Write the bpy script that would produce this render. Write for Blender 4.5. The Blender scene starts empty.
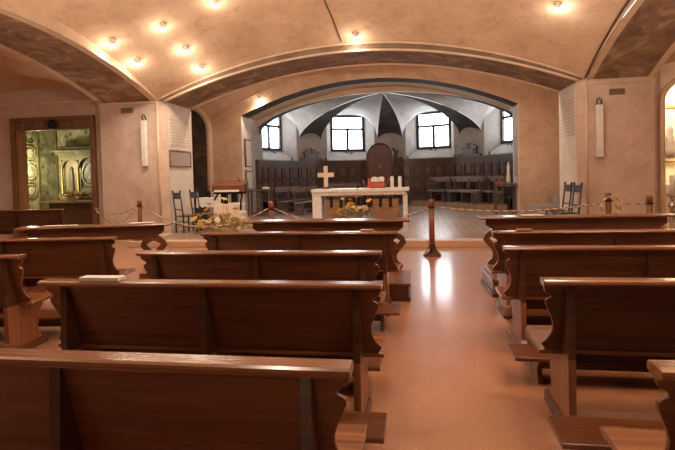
import bpy, bmesh, math, random
from mathutils import Vector, Matrix
random.seed(7)
PI = math.pi
S = bpy.context.scene
COL = S.collection

# ------------------------------------------------------------------ materials
def new_mat(name):
    m = bpy.data.materials.new(name); m.use_nodes = True
    nt = m.node_tree
    b = nt.nodes.get('Principled BSDF')
    return m, nt, b

def coords(nt, scale=(1, 1, 1), kind='Object'):
    tc = nt.nodes.new('ShaderNodeTexCoord'); mp = nt.nodes.new('ShaderNodeMapping')
    mp.inputs['Scale'].default_value = scale
    nt.links.new(tc.outputs[kind], mp.inputs[0])
    return mp.outputs[0]

def ramp(nt, fac, stops):
    r = nt.nodes.new('ShaderNodeValToRGB')
    el = r.color_ramp.elements
    while len(el) < len(stops): el.new(.5)
    for e, (p, c) in zip(el, stops):
        e.position = p; e.color = (*c, 1)
    nt.links.new(fac, r.inputs[0])
    return r.outputs[0]

def noise(nt, vec, scale, detail=4, rough=.55, dist=0.):
    n = nt.nodes.new('ShaderNodeTexNoise')
    n.inputs['Scale'].default_value = scale; n.inputs['Detail'].default_value = detail
    n.inputs['Roughness'].default_value = rough; n.inputs['Distortion'].default_value = dist
    nt.links.new(vec, n.inputs['Vector'])
    return n.outputs[0]

def bump(nt, b, h, strength=.2, dist=.02):
    n = nt.nodes.new('ShaderNodeBump'); n.inputs['Strength'].default_value = strength
    n.inputs['Distance'].default_value = dist
    nt.links.new(h, n.inputs['Height']); nt.links.new(n.outputs[0], b.inputs['Normal'])

def plain(name, c, rough=.5, metal=0., spec=.5):
    m, nt, b = new_mat(name)
    v = coords(nt)
    f = noise(nt, v, 9, 3)
    d = tuple(x * .82 for x in c)
    nt.links.new(ramp(nt, f, [(.3, d), (.7, c)]), b.inputs['Base Color'])
    b.inputs['Roughness'].default_value = rough; b.inputs['Metallic'].default_value = metal
    b.inputs['Specular IOR Level'].default_value = spec
    return m

def mottled(name, c1, c2, c3=None, scale=.9, rough=.85, bs=.12, dist=.3):
    m, nt, b = new_mat(name)
    v = coords(nt)
    f = noise(nt, v, scale, 7, .62, dist)
    st = [(.3, c1), (.68, c2)] if c3 is None else [(.28, c1), (.52, c2), (.72, c3)]
    g = noise(nt, v, scale * 4.3, 8, .68, .8)
    mx = nt.nodes.new('ShaderNodeMix'); mx.data_type = 'RGBA'; mx.blend_type = 'MULTIPLY'; mx.inputs[0].default_value = .8
    nt.links.new(ramp(nt, f, st), mx.inputs[6])
    nt.links.new(ramp(nt, g, [(.30, (.74, .70, .68)), (.46, (.95, .94, .93)), (.62, (1, 1, 1))]), mx.inputs[7])
    nt.links.new(mx.outputs[2], b.inputs['Base Color'])
    b.inputs['Roughness'].default_value = rough
    b.inputs['Specular IOR Level'].default_value = .12 if rough > .7 else .5
    bump(nt, b, noise(nt, v, scale * 9, 5), bs, .02)
    return m

def wood(name, dark, mid, light, rough=.32, sc=(.9, 14, 14), coat=.25):
    m, nt, b = new_mat(name)
    v = coords(nt, sc)
    f = noise(nt, v, 1.6, 7, .6, .6)
    nt.links.new(ramp(nt, f, [(.28, dark), (.5, mid), (.75, light)]), b.inputs['Base Color'])
    v2 = coords(nt)
    rr = nt.nodes.new('ShaderNodeMapRange')
    nt.links.new(noise(nt, v2, 5, 5), rr.inputs[0])
    rr.inputs[3].default_value = rough - .1; rr.inputs[4].default_value = rough + .14
    nt.links.new(rr.outputs[0], b.inputs['Roughness'])
    b.inputs['Coat Weight'].default_value = coat; b.inputs['Coat Roughness'].default_value = .25
    bump(nt, b, f, .08, .01)
    return m

def emit(name, c, s):
    m, nt, b = new_mat(name)
    b.inputs['Base Color'].default_value = (*c, 1)
    b.inputs['Emission Color'].default_value = (*c, 1); b.inputs['Emission Strength'].default_value = s
    return m

M = {}
M['plaster'] = mottled('vault_plaster', (.50, .335, .22), (.62, .44, .31), (.72, .54, .40), 1.0)
M['pier'] = mottled('pier_plaster', (.46, .34, .27), (.58, .445, .365), (.66, .53, .45), 1.2)
M['pale'] = mottled('lit_reveal_plaster', (.66, .56, .48), (.76, .67, .59), None, 1.5)  # paler than the piers: lamp light on the reveals is in the colour
M['apse'] = mottled('apse_plaster', (.38, .345, .32), (.50, .46, .425), None, 1.2)
M['gore'] = mottled('dark_fresco', (.055, .048, .043), (.085, .075, .068), (.13, .115, .10), 2.2, .8)
M['fresco'] = mottled('brown_fresco', (.15, .095, .062), (.28, .18, .12), (.52, .38, .26), 1.3, .75, .1, 1.6)
M['stripe'] = mottled('arch_stripe', (.15, .10, .075), (.21, .145, .105), (.30, .21, .15), 1.6, .8)
M['apse_stripe'] = mottled('grey_brown_stripe', (.042, .034, .030), (.065, .053, .047), (.10, .085, .075), 1.6, .8)
M['mould'] = mottled('arch_moulding', (.58, .43, .31), (.70, .54, .40), None, 2.)
M['side_painting'] = mottled('old_painting', (.018, .02, .024), (.06, .045, .035), (.20, .11, .06), 1.7, .5, .05, 1.4)

def floor_mat():
    m, nt, b = new_mat('terracotta_terrazzo')
    v = coords(nt)
    f = noise(nt, v, 1.1, 5)
    base = ramp(nt, f, [(.3, (.355, .165, .092)), (.7, (.45, .225, .130))])
    vo = nt.nodes.new('ShaderNodeTexVoronoi'); vo.inputs['Scale'].default_value = 58
    nt.links.new(v, vo.inputs['Vector'])
    sp = ramp(nt, vo.outputs['Distance'], [(.12, (1, 1, 1)), (.28, (0, 0, 0))])
    n2 = noise(nt, v, 30, 2)
    sel = ramp(nt, n2, [(.44, (0, 0, 0)), (.56, (1, 1, 1))])
    mul = nt.nodes.new('ShaderNodeMath'); mul.operation = 'MULTIPLY'
    nt.links.new(sp, mul.inputs[0]); nt.links.new(sel, mul.inputs[1])
    mul2 = nt.nodes.new('ShaderNodeMath'); mul2.operation = 'MULTIPLY'; mul2.inputs[1].default_value = .6
    nt.links.new(mul.outputs[0], mul2.inputs[0])
    mx = nt.nodes.new('ShaderNodeMix'); mx.data_type = 'RGBA'
    nt.links.new(mul2.outputs[0], mx.inputs[0]); nt.links.new(base, mx.inputs[6])
    mx.inputs[7].default_value = (.80, .60, .44, 1)
    nt.links.new(mx.outputs[2], b.inputs['Base Color'])
    rr = nt.nodes.new('ShaderNodeMapRange'); nt.links.new(noise(nt, v, 3, 6), rr.inputs[0])
    rr.inputs[3].default_value = .30; rr.inputs[4].default_value = .42
    b.inputs['Coat Weight'].default_value = .45; b.inputs['Coat Roughness'].default_value = .13
    nt.links.new(rr.outputs[0], b.inputs['Roughness'])
    b.inputs['Specular IOR Level'].default_value = .45
    return m
M['floor'] = floor_mat()

def tile_mat(name, c1, c2, mortar, sx, rough):
    m, nt, b = new_mat(name)
    v = coords(nt)
    br = nt.nodes.new('ShaderNodeTexBrick'); nt.links.new(v, br.inputs['Vector'])
    br.offset = 0.5
    br.inputs['Scale'].default_value = sx
    br.inputs['Color1'].default_value = (*c1, 1); br.inputs['Color2'].default_value = (*c2, 1)
    br.inputs['Mortar'].default_value = (*mortar, 1); br.inputs['Mortar Size'].default_value = .012
    f = noise(nt, v, 2.5, 5)
    mx = nt.nodes.new('ShaderNodeMix'); mx.data_type = 'RGBA'; mx.blend_type = 'MULTIPLY'
    mx.inputs[0].default_value = .6
    nt.links.new(br.outputs[0], mx.inputs[6])
    nt.links.new(ramp(nt, f, [(.3, (.75, .72, .7)), (.7, (1, 1, 1))]), mx.inputs[7])
    nt.links.new(mx.outputs[2], b.inputs['Base Color'])
    b.inputs['Roughness'].default_value = rough
    return m
M['platform'] = tile_mat('sanctuary_paving', (.36, .24, .17), (.43, .29, .21), (.26, .16, .11), 1.2, .27)
M['step'] = mottled('step_stone', (.55, .38, .26), (.66, .48, .34), None, 3, .4, .05)

M['pew'] = wood('pew_walnut', (.066, .021, .008), (.122, .041, .016), (.20, .075, .030), .30)
M['pew_dark'] = wood('pew_dark_walnut', (.042, .014, .007), (.074, .026, .012), (.115, .042, .019), .34)
M['pew_leg_lit'] = wood('pew_leg_lit_walnut', (.15, .052, .018), (.25, .092, .034), (.34, .14, .056), .4, (14, 14, .9))  # lighter walnut carries the aisle light that falls on the leg sides
M['rail'] = wood('pew_rail_walnut', (.11, .037, .015), (.185, .068, .027), (.28, .115, .050), .2)
M['choir'] = wood('choir_dark_wood', (.055, .026, .015), (.092, .046, .028), (.15, .08, .052), .34, (12, 12, .9))
M['bench'] = wood('bench_dark_wood', (.06, .042, .038), (.11, .082, .076), (.18, .14, .13), .26)
M['bench_sheen'] = wood('bench_window_sheen', (.15, .095, .075), (.23, .155, .13), (.32, .235, .20), .28)  # paler wood: window reflection on the bench planks put into the colour
M['choir_panel_lit'] = wood('choir_panel_lit_wood', (.085, .042, .025), (.14, .073, .046), (.21, .12, .08), .28, (12, 12, .9))  # lighter than the frame, so the lit relief sits in the colour
M['throne'] = wood('throne_red_wood', (.07, .022, .014), (.115, .036, .022), (.17, .06, .035), .4, (12, 12, .9))
M['post'] = wood('post_red_wood', (.16, .045, .02), (.23, .068, .03), (.30, .10, .045), .35, (12, 12, .9))
M['chest'] = wood('chest_tan_wood', (.22, .10, .045), (.32, .16, .075), (.42, .23, .11), .5)
M['ambo_wood'] = wood('ambo_wood', (.10, .03, .013), (.16, .05, .021), (.22, .075, .032), .4)
M['cross'] = wood('cross_pale_wood', (.62, .45, .30), (.74, .57, .40), (.82, .66, .49), .55, (12, 12, .9))
M['chair'] = wood('chair_black_wood', (.012, .009, .009), (.022, .017, .016), (.04, .03, .028), .35, (12, 12, .9))
M['frame'] = wood('chapel_frame_wood', (.10, .046, .022), (.17, .08, .038), (.25, .13, .065), .45, (12, 12, .9))
M['iron'] = plain('black_iron', (.018, .018, .02), .45, .6)
M['winframe'] = plain('window_frame_dark', (.025, .028, .035), .5)
M['marble'] = mottled('white_marble', (.74, .67, .62), (.86, .81, .77), (.92, .89, .86), 3.5, .35, .02, 1.5)
M['pinkmarble'] = mottled('pale_veined_marble', (.68, .54, .43), (.82, .70, .59), (.88, .79, .70), 4., .35, .02, 2.)
M['plaque'] = mottled('grey_stone_plaque', (.34, .28, .24), (.42, .35, .31), None, 5, .6)
M['ink'] = mottled('faded_lettering', (.36, .24, .17), (.50, .36, .26), None, 30, .8)
M['white'] = plain('white_enamel', (.78, .74, .70), .45)
M['vent'] = plain('vent_brown', (.17, .105, .07), .6)
M['cloth'] = mottled('white_lace_cloth', (.70, .66, .62), (.84, .81, .78), None, 40, .9, .3)
M['paper'] = plain('paper', (.80, .76, .68), .8)
M['wax'] = plain('candle_wax', (.86, .80, .68), .5)
M['redcloth'] = mottled('red_cloth', (.42, .07, .05), (.60, .13, .09), None, 12, .8)
M['yellow'] = plain('yellow_petals', (.85, .50, .07), .6)
M['cream_petal'] = plain('cream_petals', (.88, .74, .48), .6)
M['stem'] = plain('dry_stems', (.46, .36, .17), .8)
M['leaf'] = plain('leaf_green', (.12, .20, .05), .6)
M['green_leaf'] = plain('bright_leaf_green', (.25, .48, .06), .6)
M['gold'] = plain('dull_gold', (.38, .27, .10), .35, .75)
M['silver'] = plain('tarnished_silver', (.55, .52, .48), .25, .9)
M['blackglass'] = plain('dark_bottle_glass', (.012, .014, .012), .12)
M['shrine'] = mottled('gilded_shrine_wood', (.13, .105, .04), (.22, .18, .075), (.34, .28, .12), 7, .4, .05)
M['shrine_dark'] = mottled('dark_panel_painting', (.035, .04, .03), (.07, .075, .055), (.14, .14, .10), 6, .4, .02, 1.2)
M['saint'] = mottled('painted_robe', (.16, .12, .12), (.25, .21, .20), None, 9, .5)
M['goldleaf'] = mottled('gold_leaf_ground', (.30, .22, .06), (.42, .32, .10), None, 8, .4)
M['niche'] = mottled('cream_niche', (.78, .66, .48), (.88, .78, .62), None, 3)
M['skin_cloth'] = mottled('pale_figure_paint', (.50, .38, .26), (.72, .60, .46), None, 14, .5)
M['cushion'] = plain('blue_grey_slat_paint', (.06, .06, .10), .5)
M['cable'] = plain('dark_cable', (.12, .06, .04), .7)

def mosaic_mat():
    m, nt, b = new_mat('green_gold_mosaic')
    v = coords(nt)
    f = noise(nt, v, 2.6, 6, .6, 1.4)
    base = ramp(nt, f, [(.30, (.14, .15, .08)), (.45, (.32, .32, .17)), (.58, (.52, .48, .28)), (.75, (.72, .64, .42))])
    vo = nt.nodes.new('ShaderNodeTexVoronoi'); vo.inputs['Scale'].default_value = 3.4
    nt.links.new(v, vo.inputs['Vector'])
    fl = ramp(nt, vo.outputs['Distance'], [(.10, (.05, .08, .16)), (.20, (.45, .12, .07)), (.26, (1, 1, 1)), (1, (1, 1, 1))])
    mx = nt.nodes.new('ShaderNodeMix'); mx.data_type = 'RGBA'; mx.blend_type = 'MULTIPLY'
    mx.inputs[0].default_value = .65
    nt.links.new(base, mx.inputs[6]); nt.links.new(fl, mx.inputs[7])
    nt.links.new(mx.outputs[2], b.inputs['Base Color'])
    b.inputs['Roughness'].default_value = .38
    return m
M['mosaic'] = mosaic_mat()

def rope_mat():
    m, nt, b = new_mat('twisted_rope')
    v = coords(nt, (1, 1, 1))
    w = nt.nodes.new('ShaderNodeTexWave'); w.inputs['Scale'].default_value = 4.2
    w.bands_direction = 'DIAGONAL'
    nt.links.new(v, w.inputs['Vector'])
    nt.links.new(ramp(nt, w.outputs[0], [(.35, (.40, .22, .12)), (.6, (.68, .52, .36))]), b.inputs['Base Color'])
    b.inputs['Roughness'].default_value = .7
    return m
M['rope'] = rope_mat()
M['sky'] = emit('daylit_frosted_pane', (.86, .93, 1.0), 7.5)
M['bulb'] = emit('halogen_bulb', (1.0, .93, .82), 40.)
M['chapel_tube'] = emit('chapel_tube_glow', (.95, 1.0, .78), 10.)

# ------------------------------------------------------------------ mesh builder
class MB:
    def __init__(s): s.v = []; s.f = []; s.mi = []; s.sm = []
    def add(s, vs, fs, mi=0, smooth=False):
        o = len(s.v); s.v += [tuple(p) for p in vs]
        for f in fs: s.f.append(tuple(i + o for i in f)); s.mi.append(mi); s.sm.append(smooth)
        return s
    def box(s, x0, x1, y0, y1, z0, z1, mi=0):
        vs = [(x, y, z) for z in (z0, z1) for y in (y0, y1) for x in (x0, x1)]
        return s.add(vs, [(0, 2, 3, 1), (4, 5, 7, 6), (0, 1, 5, 4), (2, 6, 7, 3), (0, 4, 6, 2), (1, 3, 7, 5)], mi)
    def prism(s, pts, plane, a, b, mi=0):
        """outline pts (2D) in plane 'xz','yz' or 'xy', extruded from a to b along the third axis"""
        n = len(pts)
        def P(p, h):
            return {'xz': (p[0], h, p[1]), 'yz': (h, p[0], p[1]), 'xy': (p[0], p[1], h)}[plane]
        vs = [P(p, a) for p in pts] + [P(p, b) for p in pts]
        fs = [tuple(range(n)), tuple(range(2 * n - 1, n - 1, -1))]
        fs += [(i, i + n, (i + 1) % n + n, (i + 1) % n) for i in range(n)]
        return s.add(vs, fs, mi)
    def tube(s, pts, r, n=8, closed=False, mi=0, smooth=True):
        pts = [Vector(p) for p in pts]; m = len(pts)
        rr = r if isinstance(r, (list, tuple)) else [r] * m
        vs = []; up = None
        for i, p in enumerate(pts):
            if closed: d = pts[(i + 1) % m] - pts[i - 1]
            else: d = pts[min(i + 1, m - 1)] - pts[max(i - 1, 0)]
            d.normalize()
            if up is None:
                up = Vector((0, 0, 1)) if abs(d.z) < .9 else Vector((1, 0, 0))
            a = d.cross(up).normalized(); up = a.cross(d).normalized()
            for k in range(n):
                t = 2 * PI * k / n
                vs.append(p + (a * math.cos(t) + up * math.sin(t)) * rr[i])
        fs = []
        for i in range(m if closed else m - 1):
            j = (i + 1) % m
            for k in range(n):
                l = (k + 1) % n
                fs.append((i * n + k, i * n + l, j * n + l, j * n + k))
        s.add(vs, fs, mi, smooth)
        if not closed:
            o = len(s.v) - len(vs)
            s.f.append(tuple(o + k for k in range(n - 1, -1, -1))); s.mi.append(mi); s.sm.append(False)
            s.f.append(tuple(o + (m - 1) * n + k for k in range(n))); s.mi.append(mi); s.sm.append(False)
        return s
    def lathe(s, prof, c=(0, 0, 0), n=20, mi=0, sx=1., sy=1.):
        vs = []; m = len(prof)
        for r, z in prof:
            for k in range(n):
                t = 2 * PI * k / n
                vs.append((c[0] + r * sx * math.cos(t), c[1] + r * sy * math.sin(t), c[2] + z))
        fs = [(i * n + k, i * n + (k + 1) % n, (i + 1) * n + (k + 1) % n, (i + 1) * n + k) for i in range(m - 1) for k in range(n)]
        s.add(vs, fs, mi, True)
        o = len(s.v) - len(vs)
        s.f.append(tuple(o + k for k in range(n - 1, -1, -1))); s.mi.append(mi); s.sm.append(False)
        s.f.append(tuple(o + (m - 1) * n + k for k in range(n))); s.mi.append(mi); s.sm.append(False)
        return s
    def grid(s, fn, nu, nv, mi=0, smooth=True, mif=None, flip=False):
        vs = [fn(i / nu, j / nv) for i in range(nu + 1) for j in range(nv + 1)]
        o = len(s.v); s.v += [tuple(p) for p in vs]
        for i in range(nu):
            for j in range(nv):
                a = o + i * (nv + 1) + j
                q = (a, a + nv + 1, a + nv + 2, a + 1)
                s.f.append(q[::-1] if flip else q); s.sm.append(smooth)
                s.mi.append(mif(i, j) if mif else mi)
        return s
    def ball(s, c, r, n=10, mi=0, sz=1.):
        prof = [(max(r * math.sin(PI * k / n), .0005), -r * sz * math.cos(PI * k / n)) for k in range(n + 1)]
        return s.lathe(prof, c, n + 4, mi)
    def xf(s, mat):
        s.v = [tuple(mat @ Vector(p)) for p in s.v]; return s
    def build(s, name, mats, parent=None, bevel=0., seg=2, solid=0., loc=None, rz=None, recalc=True):
        me = bpy.data.meshes.new(name)
        me.from_pydata(s.v, [], s.f)
        mats = mats if isinstance(mats, (list, tuple)) else [mats]
        for m in mats: me.materials.append(M[m] if isinstance(m, str) else m)
        for p, mi, sm in zip(me.polygons, s.mi, s.sm): p.material_index = mi; p.use_smooth = sm
        if recalc:
            bm = bmesh.new(); bm.from_mesh(me); bmesh.ops.recalc_face_normals(bm, faces=bm.faces); bm.to_mesh(me); bm.free()
        me.update()
        o = bpy.data.objects.new(name, me); COL.objects.link(o)
        if bevel:
            md = o.modifiers.new('edge', 'BEVEL'); md.width = bevel; md.segments = seg; md.limit_method = 'ANGLE'
            md.angle_limit = math.radians(40); md.harden_normals = False
        if solid:
            md = o.modifiers.new('thick', 'SOLIDIFY'); md.thickness = solid; md.offset = 1
        if parent: o.parent = parent
        if loc: o.location = loc
        if rz: o.rotation_euler.z = rz
        return o

def thing(name, label, cat, loc=(0, 0, 0), rz=0., group=None):
    o = bpy.data.objects.new(name, None); COL.objects.link(o)
    o.empty_display_size = .1
    o.location = loc; o.rotation_euler = (0, 0, rz)
    return tag(o, label, cat, group)
def tag(o, label, cat, group=None):
    o['label'] = label; o['category'] = cat
    if group: o['group'] = group
    return o
def struct(o): o['kind'] = 'structure'; return o
def copy_tree(o, parent=None):
    c = o.copy(); COL.objects.link(c)
    if parent is not None: c.parent = parent
    for ch in list(o.children): copy_tree(ch, c)
    return c
def lerp(a, b, t): return a + (b - a) * t

# ------------------------------------------------------------------ the vaults
XL, XR, XC, HX = -6.72, 3.93, -1.395, 5.325
YA, YB = 3.0, 12.4
YM, HY = 7.7, 4.7
RL, RR = .80, 1.10
def vault_z(x, y):
    t = (y - YM) / HY; s = (x - XC) / HX
    r = lerp(RL + .22, RR + .16, (x - XL) / (XR - XL))
    return 3.68 + r * (1 - t * t) + 1.15 * (1 - s * s)
def side_z(y, left): t = (y - YM) / HY; return 3.64 + (RL if left else RR) * (1 - t * t)
def tri_z(x): return 3.62 + 1.0 * (1 - ((x + 1.375) / 5.125) ** 2)
def pres_z(x): return 4.15 + 1.25 * (1 - ((x + 1.37) / 7.9) ** 2)
def apse_z(x): return 3.8 + 1.10 * (1 - min(1., abs((x + 1.4) / 4.8)) ** 2)

m = MB(); m.grid(lambda u, v: (lerp(XL, XR, u), lerp(YA, YB, v), vault_z(lerp(XL, XR, u), lerp(YA, YB, v))), 40, 40)
struct(m.build('ceiling', 'plaster', recalc=False))
m = MB(); m.grid(lambda u, v: (lerp(XL, XR, u), lerp(-6.4, YA, v), vault_z(lerp(XL, XR, u), lerp(YA, YB, v))), 24, 24)
struct(m.build('ceiling_rear_bay', 'plaster', recalc=False))
m = MB(); m.grid(lambda u, v: (lerp(-9.3, 4.88, u), lerp(13.96, 17.4, v), pres_z(lerp(-9.3, 4.88, u))), 40, 4)
struct(m.build('ceiling_sanctuary', 'plaster', recalc=False))

# triumphal arch: front archivolt, painted soffit with pale borders, wall above it at the back
m = MB()
m.grid(lambda u, v: (lerp(lerp(-6.5, XL, v), lerp(3.75, XR, v), u), YB - .03 * (1 - v), lerp(tri_z(lerp(-6.5, 3.75, u)), vault_z(lerp(XL, XR, u), YB), v)), 48, 1)
struct(m.build('trim_arch_face', 'stripe'))
m = MB()
pts = [(lerp(XL, XR, k / 48), YB - .02, vault_z(lerp(XL, XR, k / 48), YB) - .02) for k in range(49)]
m.tube(pts, .028, 6)
pts = [(lerp(-6.5, 3.75, k / 48), YB - .03, tri_z(lerp(-6.5, 3.75, k / 48)) + .005) for k in range(49)]
m.tube(pts, .03, 6)
pts = [(lerp(-6.5, 3.75, k / 48), 13.94, tri_z(lerp(-6.5, 3.75, k / 48)) + .005) for k in range(49)]
m.tube(pts, .035, 6)
struct(m.build('trim_arch_moulding', 'mould'))
m = MB()
ys = [YB - .03, YB + .1, 13.84, 13.96]
for a, b, mi in ((0, 1, 1), (1, 2, 0), (2, 3, 1)):
    m.grid(lambda u, v: (lerp(-6.5, 3.75, u), lerp(ys[a], ys[b], v), tri_z(lerp(-6.5, 3.75, u))), 48, 1, mi)
struct(m.build('ceiling_arch_soffit', ['fresco', 'mould']))
m = MB()
m.grid(lambda u, v: (lerp(-9.3, 4.88, u), 13.965, lerp(tri_z(min(3.75, max(-6.5, lerp(-9.3, 4.88, u)))), max(pres_z(lerp(-9.3, 4.88, u)), 3.63), v)), 60, 1)
struct(m.build('wall_arch_back', 'plaster'))

# piers of the arch
def pier(name, xo, xi, xc):
    pts = [(xo, YB), (xc, YB), (xi, YB + .09), (xi, 13.96), (xo, 13.96)]
    m = MB().prism(pts, 'xy', 0, 3.66)
    return struct(m.build(name, 'pier', bevel=.01))
pier('pillar_left', -8.4, -6.5, -6.72); pier('pillar_right', 5.4, 3.75, 3.93)
m = MB()
m.tube([(-6.72, YB - .012, .14), (-6.72, YB - .012, 3.7)], .03, 8); m.tube([(3.93, YB - .012, .14), (3.93, YB - .012, 3.66)], .03, 8)
struct(m.build('trim_pier_beads', 'mould'))
m = MB(); m.box(-6.515, -6.496, YB + .12, 13.94, .14, 3.6); m.box(3.746, 3.765, YB + .12, 13.94, .14, 3.6)
struct(m.build('wall_arch_reveals', 'pale'))
# little impost line
m = MB(); m.box(-8.4, -6.7, YB - .03, YB, 3.60, 3.66); m.box(3.91, 5.4, YB - .03, YB, 3.52, 3.60)
struct(m.build('trim_imposts', 'mould'))

# side arches of the nave
def side_arch(left):
    x0, x1 = (XL, -8.4) if left else (XR, 5.4)
    n = 'left' if left else 'right'
    m = MB()
    xs = [x0, lerp(x0, x1, .10), lerp(x0, x1, .90), x1]
    for a, b, mi in ((0, 1, 1), (1, 2, 0), (2, 3, 1)):
        m.grid(lambda u, v: (lerp(xs[a], xs[b], v), lerp(YA, YB, u), side_z(lerp(YA, YB, u), left)), 40, 1, mi)
    struct(m.build('ceiling_side_arch_' + n, ['fresco', 'mould']))
    m = MB()
    m.grid(lambda u, v: (x0 + (.02 if left else -.02) * (1 - v), lerp(YA, YB, u), lerp(side_z(lerp(YA, YB, u), left), vault_z(x0, lerp(YA, YB, u)), v)), 40, 1)
    struct(m.build('trim_side_arch_' + n, 'mould'))
    m = MB()
    m.grid(lambda u, v: (x1, lerp(YA, YB, u), lerp(side_z(lerp(YA, YB, u), left), 5.4, v)), 40, 1)
    struct(m.build('wall_over_side_arch_' + n, 'plaster'))
side_arch(True); side_arch(False)
pts = [(XR - .03, lerp(YA, YB, k / 30), vault_z(XR, lerp(YA, YB, k / 30)) - .02) for k in range(31)]
c = MB().tube(pts, .02, 6).build('cable', 'cable'); tag(c, 'thin dark cable clipped along the edge of the right side arch', 'cable')
pts = []
for k in range(13):
    x = lerp(-2.15, -1.75, k / 12); y = lerp(8.8, 12.3, k / 12); pts.append((x, y, vault_z(x, y) - .012))
c = MB().tube(pts, .016, 6).build('cable', 'cable'); tag(c, 'thin dark cable running down the nave vault to the big arch', 'cable')

# aisles
def aisle(left):
    x0, x1 = (-8.4, -12.8) if left else (5.4, 9.6)
    n = 'left' if left else 'right'
    def z(u, v):
        return 3.84 + (.68 if left else 1.05) * (1 - (2 * v - 1) ** 2) + .35 * (1 - (2 * u - 1) ** 2)
    m = MB(); m.grid(lambda u, v: (lerp(x0, x1, u), lerp(2.8, 12.6, v), z(u, v)), 16, 24)
    struct(m.build('ceiling_aisle_' + n, 'plaster'))
    m = MB(); m.grid(lambda u, v: (lerp(x0, x1, u), lerp(-6.6, 2.8, v), z(u, v)), 8, 12)
    struct(m.build('ceiling_rear_aisle_' + n, 'plaster'))
    xa, xb = (x1 - .2, x1) if left else (x1, x1 + .2)
    struct(MB().box(xa, xb, -6.6, 14.5, 0, 4.6).build('wall_' + n, 'pier'))
aisle(True); aisle(False)
struct(MB().box(-13, 9.8, -6.7, -6.4, 0, 6.5).build('wall_rear', 'pier'))
for n, xa, xb in (('left', -8.4, XL), ('right', XR, 5.4)):
    m = MB().box(xa, xb, 2.6, 3.4, 0, 3.7); m.box(xa, xb, -6.5, -5.9, 0, 3.7)
    struct(m.build('pillar_rear_' + n, 'pier'))
    m = MB().grid(lambda u, v: (lerp(xa, xb, v), lerp(-6.4, YA, u), side_z(lerp(YA, YB, u), n == 'left')), 20, 1)
    struct(m.build('ceiling_rear_side_arch_' + n, 'fresco'))
    xe = xa if n == 'left' else xb
    m = MB().grid(lambda u, v: (xe, lerp(-6.4, YA, u), lerp(side_z(lerp(YA, YB, u), n == 'left'), 5.4, v)), 20, 1)
    struct(m.build('wall_over_rear_arch_' + n, 'plaster'))
    xe = XL if n == 'left' else XR
    m = MB().grid(lambda u, v: (xe, lerp(-6.4, YA, u), lerp(side_z(lerp(YA, YB, u), n == 'left'), vault_z(xe, lerp(YA, YB, u)), v)), 20, 1)
    struct(m.build('trim_rear_side_arch_' + n, 'mould'))
# roof slab keeps the daylight out
struct(MB().box(-13, 9.8, -6.7, 13.9, 6.3, 6.5).build('roof_slab', 'plaster'))

# floors
struct(MB().box(-13, 9.8, -6.6, 14.6, -.2, 0).build('floor', 'floor'))
m = MB().box(-6.65, 6.0, 10.74, 26, -.1, .115)
struct(m.build('floor_sanctuary', 'platform'))
m = MB().box(-6.65, 6.0, 10.70, 11.05, .0, .14); m.box(-6.65, -6.35, 11.05, 12.4, 0, .14)
struct(m.build('trim_step_nosing', 'step', bevel=.012))
struct(MB().box(-6.3, 6.0, 11.05, 26, .1, .14).box(-8.45, -6.3, 13.9, 15.0, .1, .14).box(-9.6, -6.3, 15.0, 19.5, .1, .14).build('floor_sanctuary_paving', 'platform'))

# presbytery side walls, left one with a tall arched painting recess
struct(MB().box(-9.6, -9.3, 15.0, 17.6, .1, 5.6).build('wall_sanctuary_left', 'plaster'))
struct(MB().box(-8.48, -8.4, 13.9, 15.0, .1, 5.6).box(-9.6, -8.4, 14.97, 15.05, .1, 5.6).build('wall_sanctuary_left_return', 'plaster'))
po = [(-9.25, .14), (-9.25, 3.3)] + [(-8.4 - .85 * math.cos(k * PI / 20), 3.3 + .85 * math.sin(k * PI / 20)) for k in range(1, 20)] + [(-7.55, 3.3), (-7.55, .14)]
o = MB().prism(po, 'xz', 17.35, 17.39).build('painting', 'side_painting'); tag(o, 'tall dark arched painting seen behind the left pier', 'painting')
m = MB()
m.tube([(x, 17.38, z) for x, z in [(-8.4 - .97 * math.cos(k * PI / 24), 3.3 + .97 * math.sin(k * PI / 24)) for k in range(4, 25)] + [(-7.43, 2.0), (-7.43, .14)]], .12, 8)
struct(m.build('trim_recess_rim', 'mould'))
def old_z(x): return 3.6 + 1.75 * (1 - ((x + 1.37) / 6.25) ** 2)
m = MB(); m.tube([(lerp(-7.3, -2.8, k / 20), 17.39, old_z(lerp(-7.3, -2.8, k / 20))) for k in range(21)], .025, 6)
struct(m.build('trim_wall_groin', 'plaster'))
struct(MB().box(4.88, 5.3, 13.9, 17.6, .1, 5.6).build('wall_sanctuary_right', 'plaster'))

# apse arch wall
m = MB()
YW, YW2 = 17.4, 18.4
m.box(-9.5, -6.2, YW, YW2, .1, 3.8); m.box(3.4, 5.4, YW, YW2, .1, 3.8)
m.grid(lambda u, v: (lerp(-6.2, 3.4, u), YW, lerp(apse_z(lerp(-6.2, 3.4, u)), 5.7, v)), 40, 1)
m.box(-9.5, -6.2, YW, YW2, 3.8, 5.7); m.box(3.4, 5.4, YW, YW2, 3.8, 5.7)
struct(m.build('wall_apse_arch', 'plaster'))
m = MB(); m.box(-6.215, -6.19, YW - .002, YW2, .14, 3.8); m.box(3.39, 3.415, YW - .002, YW2, .14, 3.8)
struct(m.build('wall_apse_reveals', 'pale'))
ZC = (-1.2, 19.2); RA = 5.15; ZAP = 4.70
m = MB()
for ya, yb, mi in ((17.39, 18.2, 0), (18.2, 19.2, 1)):
    m.grid(lambda u, v: (lerp(-6.2, 3.4, u), lerp(ya, yb, v), apse_z(lerp(-6.2, 3.4, u))), 48, 1, mi)
struct(m.build('ceiling_apse_soffit', ['apse_stripe', 'mould']))

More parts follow.
